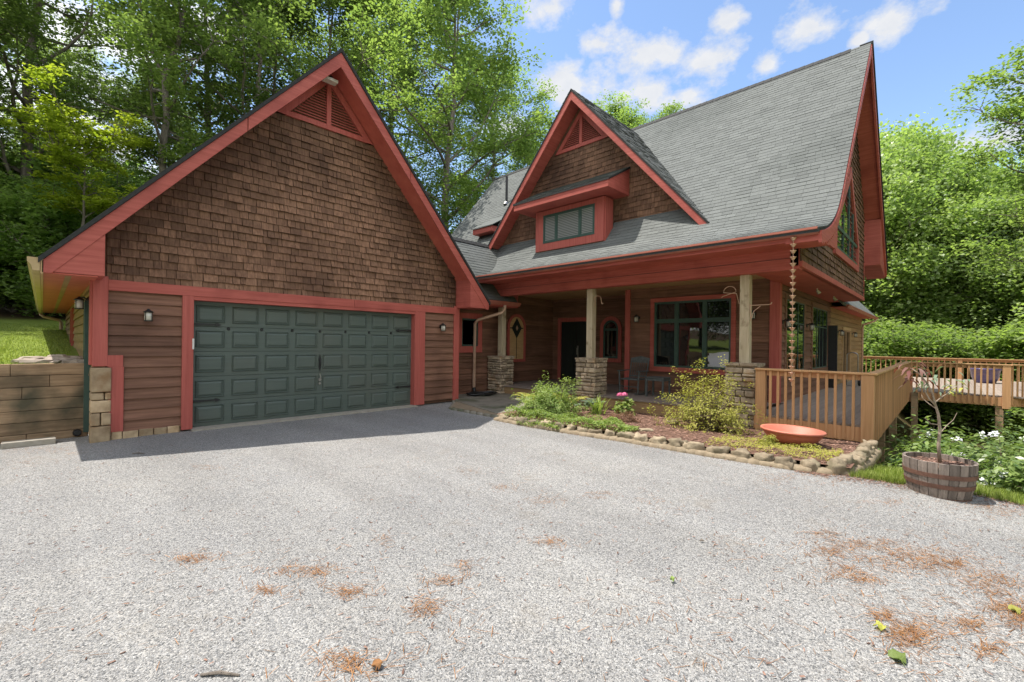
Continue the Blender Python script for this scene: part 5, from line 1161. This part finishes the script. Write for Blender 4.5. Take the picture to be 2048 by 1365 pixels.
def plant(kind, px, depth, scale, rot, label, group, zs=1.0):
    p = PX(px, 690, depth); key, name, cat, data, bark, leaf = KINDS[kind]
    if kind not in PROT: PROT[kind] = tree_proto(name, label, cat, group, data(), bark, leaf); o = PROT[kind]
    else: o = copy_thing(PROT[kind], label, group)
    o.location = (p.x, p.y, ground_at(p.x, p.y)-.1); o.rotation_euler = (0, 0, rot); o.scale = (scale, scale, scale*zs); return o
KINDS = {
 'oakA': ('oakA', 'oak_tree', 'tree', lambda: tree_data(3, 25, 6.2, .26, 28, 660, 62, .20, .30, crad=.66), 'bark', 'leaf_oak'),
 'oakB': ('oakB', 'oak_tree', 'tree', lambda: tree_data(8, 26, 6.6, .20, 31, 700, 62, .20, .34, lean=(.03, -.02), crad=.68), 'bark', 'leaf_oak'),
 'oakL': ('oakL', 'oak_tree', 'tree', lambda: tree_data(15, 22, 5.2, .34, 20, 330, 60, .20, .27, lean=(.16, -.12), wander=.05, crad=.62), 'bark', 'leaf_oak'),
 'mapA': ('mapA', 'maple_tree', 'tree', lambda: tree_data(21, 16, 4.8, .06, 38, 1000, 62, .21, .22, crad=.78, flat=.95, shape='oval', aspect=.8), 'bark', 'leaf_maple'),
 'mapB': ('mapB', 'maple_tree', 'tree', lambda: tree_data(27, 14, 4.6, .08, 34, 900, 62, .20, .20, crad=.76, flat=.95, shape='round', aspect=.8), 'bark', 'leaf_maple'),
 'lime': ('lime', 'maple_sapling', 'tree', lambda: tree_data(33, 9.0, 2.5, .55, 13, 170, 60, .15, .09, crad=.40, flat=.3, shape='flat', aspect=.8), 'bark', 'leaf_lime'),
 'brush': ('brush', 'understory_bush', 'bush', lambda: tree_data(45, 4.4, 2.8, .02, 20, 420, 60, .17, .07, crad=.6, shape='round', aspect=.8), 'bark', 'leaf_oak'),
 'under': ('under', 'understory_bush', 'bush', lambda: tree_data(39, 4.2, 2.4, .02, 20, 340, 60, .17, .07, crad=.5, shape='round'), 'bark', 'leaf_dark'),
}
G1 = 'tall oaks in the woods behind the garage and house'; L1 = 'tall airy oak among the woods rising behind the garage and house'
for a in ((-190, 22, 1.0, 0.4, 'oakA'), (45, 25, 1.05, 1.9, 'oakB'), (405, 29, 1.08, 2.6, 'oakA'), (520, 27, 1.0, 4.4, 'oakB'), (650, 31, 1.1, 5.5, 'oakA'), (770, 37, 1.12, .9, 'oakB'),
          (985, 38, 1.0, 3.1, 'oakA'), (1065, 45, .86, 5.0, 'oakB'), (135, 36, .8, 3.7, 'oakA'), (-60, 36, 1.0, 5.9, 'oakB'), (330, 42, .8, 1.2, 'oakB')):
    plant(a[4], a[0], a[1], a[2], a[3], L1, G1)
plant('oakL', 262, 24.5, 1.0, 5.6, 'oak with a dark leaning trunk rising behind the left slope of the garage roof', None)
plant('oakB', 885, 29, 1.05, 2.2, 'largest oak, its broad crown filling the gap between garage gable and dormer', None)
G2 = 'oak tops above the house roof'; L2 = 'oak crown peeping above the main roof behind the dormer'
for a in ((1228, 43, .985, 1.0, 'oakA'), (1300, 45, .95, 2.9, 'oakB'), (1365, 44, .93, 4.2, 'oakA')): plant(a[4], a[0], a[1], a[2], a[3], L2, G2)
plant('lime', 150, 20.0, 1.0, .3, 'bright lime green sapling in front of the dark woods left of the garage roof', None)
G3 = 'dark bushes along the wood edge above the lawn'; L3 = 'dark green bush at the foot of the woods beyond the left lawn'
for k, (px, d, s) in enumerate(((-120, 22, 1.3), (-40, 23, 1.2), (25, 23.5, 1.35), (85, 24, 1.2), (140, 22.5, 1.3), (200, 25, 1.4), (60, 27, 1.8), (-10, 28, 1.9), (260, 27, 1.6), (130, 28, 1.9))): plant('under', px, d, s, k*1.7, L3, G3)
G4 = 'maples of the wood edge right of the house'; L4 = 'bright green leafy maple in the wood edge behind the deck'
for a in ((1795, 31, 1.12, .2, 'mapA'), (1880, 36, 1.0, 1.4, 'mapB'), (1945, 30, 1.02, 2.7, 'mapA'), (2040, 27, 1.05, 3.9, 'mapB'), (2130, 30, 1.1, 5.1, 'mapA'), (1735, 36, 1.0, 4.3, 'mapB'), (1840, 28, .92, 3.3, 'mapB'), (1995, 26, .84, .8, 'mapA'),
          (2095, 24, .8, 2.1, 'mapA'), (2200, 24, .9, 4.0, 'mapB'), (1768, 29, .95, 5.7, 'mapA'), (1990, 40, 1.1, 1.0, 'mapB'), (2250, 34, 1.2, .5, 'mapA'), (1905, 44, 1.15, 3.0, 'mapA'), (1680, 48, .9, 2.0, 'mapA')):
    plant(a[4], a[0], a[1], a[2], a[3], L4, G4)
G5 = 'low bushes behind the deck railing'; L5 = 'low leafy bush between the far deck railing and the maples'
for k, (px, d, s) in enumerate(((1800, 24.5, .95), (1925, 24, .9), (2010, 23, 1.15), (2050, 22.5, 1.0))):
    o = plant('brush', px, d, s, k*2.1, L5, G5)
o = plant('oakL', 2330, 13.5, .62, 2.9, 'tree at the right edge, its leafy branch hanging into the blue sky', None)
G6 = 'trees across the lawn mirrored in the windows'; L6 = 'tree across the lawn mirrored in the house windows'
for k, (u, w, s, kd) in enumerate(((-17, 22, 1.0, 'mapA'), (-24, 14, .95, 'mapB'), (-22, 5, .9, 'mapA'), (-20, -6, .95, 'mapB'), (-14, -16, 1.0, 'mapA'), (-2, -19, .9, 'mapB'), (10, -17, 1.0, 'mapA'), (21, -16, 1.05, 'mapB'), (31, -14, 1.0, 'mapA'), (-13, 31, 1.1, 'mapB'), (41, -11, 1.1, 'mapB'), (-9, 26, 1.0, 'mapA'), (-21, 18, 1.15, 'mapB'), (-27, 9, 1.2, 'mapA'))):
    o = copy_thing(PROT[kd], L6, G6); o.location = (u, w, ground_at(u, w)-.1); o.rotation_euler = (0, 0, k*1.3); o.scale = (s, s, s)
# the far woods as one mass
def mass(pxs, dep, zmax, n, size):
    px = pxs[0]+(pxs[1]-pxs[0])*rng.random(n//40); d = dep[0]+(dep[1]-dep[0])*rng.random(n//40)
    la = (px-1024)/891.23*d; c = np.stack([fw.x*d+rt.x*la, fw.y*d+rt.y*la, zmax*rng.random(n//40)**1.1], 1); c[:, 2] += np.array([ground_at(a, b) for a, b in c[:, :2]])
    return np.repeat(c, 40, 0)+rng.normal(size=(len(c)*40, 3))*np.array([1.3, 1.3, .9]), np.repeat(rng.random(len(c)), 40)
pA, tA = mass((-500, 1150), (46, 60), 7, 32000, .45); pB, tB = mass((1600, 2500), (44, 60), 10, 40000, .45)
p_ = np.concatenate([pA, pB]); lv, lf = leaves(p_, 0, .50, .7); tag(fastobj('woods', lv, lf, np.concatenate([tA, tB]), 'leaf_dark'), kind='stuff')

# ------------------------------------------------------------------ bushes and garden plants
def bush(name, label, cat, c, rad, nclump, per, ls, leaf, crad, stems=9, aspect=.5, group=None, hollow=.35, up=.5, bark='twig', flower=None, fl_n=0, seed=1, droop=0.0):
    r2 = np.random.default_rng(seed); rg = random.Random(seed); o = thing(name, label, cat, c, group)
    v = r2.normal(size=(nclump, 3)); v /= np.linalg.norm(v, axis=1)[:, None]; lob = np.array([mnoise.noise(Vector(q)*1.9+Vector((seed*3.7, 0, 0))) for q in v]); rr = (hollow+(1-hollow)*r2.random(nclump)**.6)*(.80+.62*lob+.2*r2.random(nclump))
    cc = v*rr[:, None]*np.array(rad); cc[:, 2] = np.abs(cc[:, 2]+rad[2]*.15); cc += np.array(c)
    m = MB()
    for k in range(stems):
        e = cc[rg.randrange(nclump)]; b = Vector(c)+Vector((rg.uniform(-.1, .1)*rad[0], rg.uniform(-.1, .1)*rad[1], -.05)); e = Vector(e); mid = b.lerp(e, .5)+Vector((rg.uniform(-.12, .12)*rad[0], rg.uniform(-.12, .12)*rad[1], .1*rad[2]))
        m.tube([b, mid, e], [.014*rad[2]+.004, .009*rad[2]+.003, .003], 5, caps=False)
        for _ in range(3):
            f = Vector(cc[rg.randrange(nclump)]); 
            if (f-mid).length < max(rad)*.7: m.tube([mid, mid.lerp(f, .5)+Vector((0, 0, .03)), f], [.006*rad[2]+.002, .004, .002], 4, caps=False)
    m.build('stems', bark, o)
    pts = np.repeat(cc, per, 0)+r2.normal(size=(nclump*per, 3))*crad; pts[:, 2] = np.maximum(pts[:, 2], c[2]-.05)
    ot = (pts-np.array(c)); ot /= np.linalg.norm(ot, axis=1)[:, None]+1e-6
    lv, lf = leaves(pts, ot*.5, ls, aspect, up=up, droop=droop); fastobj('foliage', lv, lf, np.clip(.5*np.repeat(r2.random(nclump), per)+.5*r2.random(len(pts)), 0, 1), leaf, o)
    if flower:
        for k in range(fl_n):
            q = v[rg.randrange(nclump)]; 
            e = np.array(c)+q*np.array(rad)*rg.uniform(.88, 1.02); e[2] = abs(e[2]-c[2])+c[2]+.08
            if (e[0]-c[0])*.7+(e[1]-c[1])*.1 > rad[0]*.55: e[0] = 2*c[0]-e[0]
            fp = e+r2.normal(size=(16, 3))*.032; fv, ff = leaves(fp, np.array([-.3, -.2, .3]), .055, .8); fastobj('blossom', fv, ff, r2.random(16), flower, o)
    return o
bush('azalea_bush', 'large sprawling yellow green shrub growing against the right stone pier', 'shrub', (9.05, 3.42, .02), (.74, 1.0, 1.32), 430, 18, .046, 'leaf_azalea', .05, stems=40, seed=5, hollow=.15)
bush('leafy_shrub', 'broad bright green bush in the bed beside the flagstone landing', 'shrub', (7.85, 6.45, .05), (.62, .86, .70), 460, 22, .052, 'leaf_garden', .05, stems=10, seed=6, hollow=.3)
bush('russet_shrub', 'low rusty brown feathery plant in the mulch below the pink hydrangea', 'plant', (8.5, 4.95, .05), (.22, .36, .22), 90, 22, .045, 'leaf_russet', .035, stems=8, seed=7, aspect=.25)
bush('lime_herb', 'small bright lime green clump growing before the terracotta bowl', 'plant', (8.12, 2.12, .06), (.13, .15, .17), 60, 24, .030, 'leaf_azalea', .022, stems=6, seed=8)
# fern fronds arching over the bush
fern = thing('fern', 'yellow green ferns with feathery fronds behind the bright bush in the bed', 'fern', (8.45, 6.85, .05)); rg = random.Random(31); fv_, ff_, ft_ = [], [], []; m = MB()
for k in range(30):
    a = rg.uniform(0, 6.28); L = rg.uniform(.5, .8); b = Vector((8.42+rg.uniform(-.3, .3), 6.9+rg.uniform(-.5, .5), .05)); P = []
    for q in range(12): t = q/11; P.append(b+Vector((math.cos(a)*L*.8*t, math.sin(a)*L*.8*t, L*(1.25*t-.75*t*t))))
    m.tube(P, [.005*(1-q/13) for q in range(12)], 4, caps=False)
    for q in range(2, 12):
        d = (P[q]-P[q-1]).normalized(); s = d.cross(Vector((0, 0, 1))).normalized(); w = .15*math.sin(math.pi*min(.98, (q+1)/13.5))+.02
        for sg in (-1, 1):
            for hh in (0, .5):
                o_ = P[q]-d*hh*.055; tip = o_+s*sg*w+d*w*.35-Vector((0, 0, w*.15)); i = len(fv_)
                fv_ += [tuple(o_-d*.012), tuple(o_.lerp(tip, .55)-d*.016), tuple(tip), tuple(o_.lerp(tip, .55)+d*.016)]; ff_.append((i, i+1, i+2, i+3)); ft_.append(rg.uniform(.35, 1))
m.build('stems', 'leaf_azalea', fern); fastobj('fronds', np.array(fv_), np.array(ff_), np.array(ft_), 'leaf_azalea', fern)
# hydrangea with two pink flower heads
hy = bush('hydrangea', 'hydrangea with two round pink flower heads beside the porch step', 'plant', (9.62, 5.62, .0), (.24, .30, .34), 42, 7, .105, 'leaf_garden', .05, stems=8, seed=9, aspect=.65, hollow=.4)
for (y, z) in ((5.70, .47), (5.58, .49)):
    p_ = rng.normal(size=(160, 3)); p_ /= np.linalg.norm(p_, axis=1)[:, None]; p_[:, 2] = np.abs(p_[:, 2])-.25; c = np.array([9.56, y, z])+p_*np.array([.075, .075, .06])
    lv, lf = leaves(c, p_*2, .034, .95); fastobj('flower_head', lv, lf, rng.random(160), 'petal_pink', hy)
def straps(name, label, cat, c, n, L, w, mat, seed, arch=.9, spread=.16):
    rg = random.Random(seed); v, f, t = [], [], []
    for k in range(n):
        a = rg.uniform(0, 6.283); l = L*rg.uniform(.6, 1.1); b = Vector((c[0]+rg.gauss(0, spread*.4), c[1]+rg.gauss(0, spread*.4), c[2])); s = Vector((-math.sin(a), math.cos(a), 0)); tt = rg.random(); out = rg.uniform(.25, .8)*arch; pr = None
        for q in range(6):
            u = q/5; p = b+Vector((math.cos(a)*l*out*u**1.3, math.sin(a)*l*out*u**1.3, l*(1.1*u-.62*out*u*u))); ww = w*(1-u)**.6*.5+.0008
            cur = (tuple(p-s*ww), tuple(p+s*ww)); i = len(v); v += cur
            if pr is not None: f.append((pr, pr+1, i+1, i)); t.append(tt)
            pr = i
    o = fastobj(name, np.array(v), np.array(f), np.array(t), mat); return tag(o, label, cat)
straps('daylily', 'clump of thin arching green blades in front of the middle stone pier', 'plant', (8.95, 5.95, .04), 60, .52, .026, 'leaf_garden', 3)
ho = MB(); rg = random.Random(77); hv, hf, hti = [], [], []
for k in range(13):
    a = rg.uniform(0, 6.283); l = rg.uniform(.26, .42); b = Vector((9.25+rg.uniform(-.05, .05), 6.22+rg.uniform(-.35, .35), .03)); d = Vector((math.cos(a), math.sin(a), 0)); s = Vector((-d.y, d.x, 0)); i = len(hv)
    h0 = rg.uniform(.16, .30); c0 = b+d*l*.35+Vector((0, 0, h0)); tip = b+d*l*1.25+Vector((0, 0, h0-.06)); mid = c0.lerp(tip, .45)+Vector((0, 0, .03))
    hv += [tuple(c0), tuple(c0.lerp(tip, .25)+s*.09), tuple(mid+s*.11), tuple(tip), tuple(mid-s*.11), tuple(c0.lerp(tip, .25)-s*.09), tuple(mid)]; hf += [(i, i+1, i+2, i+6), (i+6, i+2, i+3, i+3), (i, i+6, i+4, i+5), (i+6, i+3, i+3, i+4)]; t = rg.random(); hti += [t]*4
    ho.tube([b, c0], .007, 5)
me = bpy.data.meshes.new('leaves'); me.from_pydata(hv, [], [tuple(dict.fromkeys(q)) for q in hf]); me.update(); a_ = me.attributes.new('tint', 'FLOAT', 'FACE'); a_.data.foreach_set('value', np.array(hti, dtype=np.float32)); me.materials.append(MATS['leaf_blue'])
hr = thing('hosta', 'hosta with broad blue green leaves at the foot of the middle stone pier', 'plant', (9.25, 6.2, .03)); ho.build('stems', 'leaf_garden', hr); lo = bpy.data.objects.new('leaves', me); COL.objects.link(lo); lo.parent = hr; lo.matrix_parent_inverse = Matrix.Translation(-Vector(hr.location))
# ground cover spilling over the border, and mixed weeds by the corner
def cover(name, n, fu, ls, leaf, h, aspect=.6):
    pts = np.array([fu() for _ in range(n)]); pts[:, 2] += h*rng.random(n); lv, lf = leaves(pts, 0, ls, aspect, up=.6); return tag(fastobj(name, lv, lf, rng.random(n), leaf), kind='stuff')
def vinca():
    v = 4.1+3.0*rng.random(); u = bedge(v)+(-.22 if 5.4 < v < 6.5 else -.02)+rng.random()*(.85 if v > 5 else .6)*max(.2, 1-abs(v-5.8)*.12); hump = .12*max(0, mnoise.noise(Vector((u*3, v*3, 2)))+.3)
    z = bedz(u, v)+.02 if u > bedge(v)+.1 else .16+1.0*(u-bedge(v)-.1)
    return (u, v, max(z, .0)+hump)
cover('ground_cover', 6500, vinca, .040, 'leaf_garden', .07)
def weeds():
    v = 1.15+1.7*rng.random()**1.2; u = bedge(v)+.15+rng.random()*1.0; return (u, v, bedz(u, v)+.08*max(0, mnoise.noise(Vector((u*4, v*4, 7)))+.15))
cover('ground_cover', 3200, weeds, .030, 'leaf_azalea', .05, .4)
# grass
def grass(name, n, fu, h, w, lean=.5):
    p = np.array([fu() for _ in range(n)]); a = rng.random(n)*6.283; hh = h[0]+(h[1]-h[0])*rng.random(n); d = np.stack([np.cos(a), np.sin(a), 0*a], 1); s = np.stack([-np.sin(a), np.cos(a), 0*a], 1)*(w*(.6+.8*rng.random(n)))[:, None]; le = (lean*rng.random(n)*hh)[:, None]
    up_ = np.array([0, 0, 1.0]); v = np.stack([p-s, p+s, p+s*.7+d*le*.4+up_*(hh*.6)[:, None], p-s*.7+d*le*.4+up_*(hh*.6)[:, None], p+d*le*1.2+up_*hh[:, None], p+d*le*1.2+up_*hh[:, None]+s*.1], 1).reshape(-1, 3)
    b = (np.arange(n)*6)[:, None]; f = np.concatenate([b+np.array([[0, 1, 2, 3]]), b+np.array([[3, 2, 5, 4]])], 0); t = rng.random(n)
    return tag(fastobj(name, v, f, np.concatenate([t, t]), 'blade'), kind='stuff')
def g1():
    while True:
        v = -2.0+2.95*rng.random(); u = gedge(v)-.12+1.9*rng.random()**1.6
        if (u-BC[0])**2+(v-BC[1])**2 > .1 and rng.random() < .55+.9*mnoise.noise(Vector((u*2.2, v*2.2, 4))): return (u, v, max(gz(u, v), gravz(u, v) if u < gedge(v) else -9))
grass('grass', 15000, g1, (.035, .12), .0032)
def g2():
    d = 11.15+rng.random()**1.3*17; u = -.55-d*.02-rng.random()*(1.2+d*.16) if rng.random() < .8 else .2-rng.random()*1.2; return (u, d, hz(u, d)-.01)
grass('grass', 42000, g2, (.03, .075), .005)
# rhododendrons on the slope below the deck
RH = [((9.6, .15, -.52), (.75, .62, .85), 2), ((10.3, -.55, -.62), (.95, .75, .98), 6), ((9.25, -.85, -.45), (.7, .6, .78), 6), ((11.7, .25, -1.0), (.9, .7, 1.1), 3), ((12.4, -.9, -1.2), (1.2, 1.0, 1.35), 6), ((14.5, .2, -1.7), (1.2, .9, 1.45), 3), ((15.2, -1.2, -1.8), (1.5, 1.1, 1.75), 6), ((8.75, -1.6, -.3), (.6, .6, .65), 8)]
RL_ = ['shaded green rhododendron under the near corner of the deck', 'rhododendron with many white flowers directly behind the barrel planter', 'sunlit white flowering rhododendron at the right edge beside the barrel', 'dark shaded rhododendron deep under the deck side railing',
       'tall yellow green rhododendron below the turn of the deck railing', 'shaded bush in the dark beneath the deck boards', 'leafy bush rising below the far deck post on the right', 'low white flowering rhododendron at the right picture edge on the grass']
for k, (c, rd, nf) in enumerate(RH): bush('rhododendron_bush', RL_[k], 'shrub', c, rd, 170, 15, .105, 'leaf_rhodo', .085, stems=16, seed=60+k, aspect=.42, hollow=.5, flower='petal_white', fl_n=nf, bark='twig', group='rhododendrons on the slope below the deck')
# small tree in the barrel
st = thing('potted_tree', 'spindly young tree with drooping reddish leaves growing in the barrel planter', 'tree', (BC[0], BC[1], .3)); dp = 5.36; m = MB()
def path_px(pts, r0, r1, n=7):
    P = [PX(x, y, dp+dd) for x, y, dd in pts]; m.tube(P, [r0+(r1-r0)*k/(len(P)-1) for k in range(len(P))], n)
path_px([(1880, 925, 0), (1877, 890, 0), (1880, 860, .02), (1877, 830, .03), (1869, 805, .0), (1864, 785, -.02), (1853, 765, -.03), (1838, 748, -.03), (1824, 738, 0)], .019, .006)
path_px([(1869, 806, 0), (1886, 793, .05), (1902, 783, .08), (1915, 772, .1)], .009, .004); path_px([(1872, 812, 0), (1858, 798, -.04), (1850, 783, -.05), (1847, 768, -.05)], .010, .005)
path_px([(1878, 850, 0), (1862, 848, -.03), (1849, 836, -.05)], .007, .003); path_px([(1873, 818, 0), (1858, 808, .06), (1846, 798, .1), (1843, 790, .1)], .007, .003); path_px([(1878, 870, 0), (1893, 852, .1), (1907, 840, .12), (1914, 826, .12)], .006, .002)
m.build('trunk', 'bark_pale', st, smooth=True)
def hang(name, px, py, n, L, mat, seed, spread=.10, dro=1.1, aspect=.2):
    r2 = np.random.default_rng(seed); q = PX(px, py, dp); v, f = [], []
    for k in range(n):
        a = r2.random()*6.283; b = np.array(q)+r2.normal(size=3)*spread*.3; l = L*(.7+.6*r2.random()); d = np.array([math.cos(a)*.75, math.sin(a)*.75, .25]); s = np.array([-math.sin(a), math.cos(a), 0])*l*aspect*.5
        p = [b+d*l*t-np.array([0, 0, dro*l*t*t]) for t in (0, .3, .65, 1)]; i = len(v); v += [p[0], p[1]-s, p[1]+s, p[2]-s*.9, p[2]+s*.9, p[3]]; f += [(i, i+1, i+2), (i+1, i+3, i+2), (i+2, i+3, i+4), (i+3, i+5, i+4)]
    fastobj(name, np.array(v), np.array(f), np.repeat(r2.random(n), 4), mat, st)
hang('leaves', 1818, 735, 20, .16, 'leaf_red', 1, .3, .8); hang('leaves', 1836, 745, 16, .14, 'leaf_red', 2, .3, .8); hang('leaves', 1854, 758, 22, .13, 'leaf_blue', 3, .3, .7); hang('leaves', 1915, 768, 12, .13, 'leaf_blue', 4, .2, .5); hang('leaves', 1898, 778, 9, .13, 'leaf_azalea', 5, .2, .6)

# ------------------------------------------------------------------ pine straw and fallen leaves on the gravel
CL = [(1790, 1110, 75, 22, 260), (1850, 1125, 55, 18, 200), (1715, 1090, 30, 9, 90), (1905, 1132, 30, 10, 90), (1655, 1100, 35, 14, 110), (1690, 1142, 30, 12, 90), (1725, 1160, 22, 8, 60), (1650, 1070, 26, 7, 60), (1985, 1165, 45, 20, 200), (2020, 1215, 35, 22, 170), (2040, 1240, 20, 14, 80), (1835, 1275, 40, 24, 210),
      (1765, 1233, 20, 9, 60), (1795, 1268, 24, 9, 50), (1935, 1250, 30, 14, 80), (1975, 1300, 22, 12, 50), (1555, 960, 26, 10, 70), (1690, 955, 45, 14, 120), (1640, 950, 40, 8, 90), (1775, 1005, 30, 6, 50), (1098, 1086, 26, 7, 60), (1090, 1002, 26, 6, 40), (1000, 976, 26, 4, 40), (1200, 990, 24, 6, 40), (1300, 1005, 20, 6, 30), (384, 1121, 26, 7, 80), (610, 1142, 55, 10, 130),
      (700, 1184, 26, 8, 60), (532, 1183, 22, 7, 40), (890, 1162, 22, 7, 40), (850, 1215, 26, 14, 70), (762, 1080, 16, 6, 25), (690, 1332, 42, 18, 110), (930, 1135, 14, 12, 30), (420, 935, 30, 5, 40), (940, 945, 30, 5, 30), (130, 900, 45, 8, 90), (30, 895, 30, 8, 60), (60, 925, 50, 6, 40), (1450, 1080, 60, 30, 30), (1300, 1230, 120, 50, 50), (900, 1250, 120, 60, 40), (1960, 1010, 40, 6, 60), (2010, 1020, 40, 8, 70), (240, 1250, 200, 60, 40), (1500, 1300, 150, 50, 40)]
Us, Vs = [], []
for px, py, sx, sy, n in CL:
    for _ in range(int(n*1.5)):
        wd = 2.2 if rng.random() < .3 else .75; q = onZ(px+rng.normal()*sx*wd, py+rng.normal()*sy*wd, -.03)
        if q.x < gedge(q.y)+.05 and q.y < 10.9: Us.append(q.x); Vs.append(q.y)
zf = lambda u, v: gravz(u, v)
tag(fastobj('pine_straw', *chips(np.array(Us), np.array(Vs), zf, (.03, .105), (.0018, .0034), .004, .12), 'pine_straw'), kind='stuff')
n = 2600; U = -1+8.5*rng.random(n); Vv = -1+11*rng.random(n)
v2 = np.concatenate([-1.4+2.9*rng.random(2600), 1.1+6*rng.random(500)]); u2 = np.array([gedge(w) if w < 1.15 else bedge(w)-.12 for w in v2])-np.abs(rng.normal(size=3100))*np.where(v2 < 1.15, .22, .07); U = np.concatenate([U, u2]); Vv = np.concatenate([Vv, v2])
k_ = np.array([u < gedge(w)+.1 and w < 10 for u, w in zip(U, Vv)])
tag(fastobj('leaf_litter', *chips(U[k_], Vv[k_], zf, (.008, .035), (.004, .012), .004, .3), 'mulch_chip'), kind='stuff')
def fallen(px, py, L, mat, label, rot):
    q = onZ(px, py, -.015); m = MB(); P = []
    for k in range(14):
        t = 2*math.pi*k/14; r_ = L*(.55+.45*abs(math.cos(t*2.5+.3)))*.5*(1.25 if k == 0 else 1); P.append((q.x+r_*math.cos(t+rot), q.y+.75*r_*math.sin(t+rot), q.z+.012+.014*math.sin(t*3)))
    m.prism(P, (0, 0, .0015)); m.tube([P[7], (2*P[7][0]-q.x, 2*P[7][1]-q.y, q.z+.006)], .0018, 5); tag(m.build('fallen_leaf', mat), label, 'leaf')
fallen(1795, 1316, .12, 'leaf_garden', 'fresh green lobed leaf lying on the gravel at lower right', .6); fallen(1760, 1256, .085, 'leaf_azalea', 'yellowish green leaf on the gravel above the green lobed leaf', 2.1); fallen(755, 1332, .075, 'pine_straw', 'tan curled leaf on the gravel near the lower middle edge', 1.0); fallen(2030, 1222, .09, 'leaf_azalea', 'yellow green leaf on the pine straw at the right edge', .2); fallen(1345, 1161, .05, 'leaf_garden', 'small green leaf lying alone on the open gravel', .4)
for px, py, d, lab in ((1404, 1083, .02, 'dark brown pine cone scale lying on the gravel'), (440, 1352, .10, 'short dark twig on the gravel at the lower left edge'), (277, 908, .09, 'dark twig lying on gravel in the garage shadow')):
    q = onZ(px, py, -.02); m = MB(); m.tube([q+V3(-.7*d, .7*d, .004), q+V3(0, .1*d, .012), q+V3(.7*d, -.7*d, .004)], [.006, .009, .005], 6); tag(m.build('twig', 'bark'), lab, 'twig')
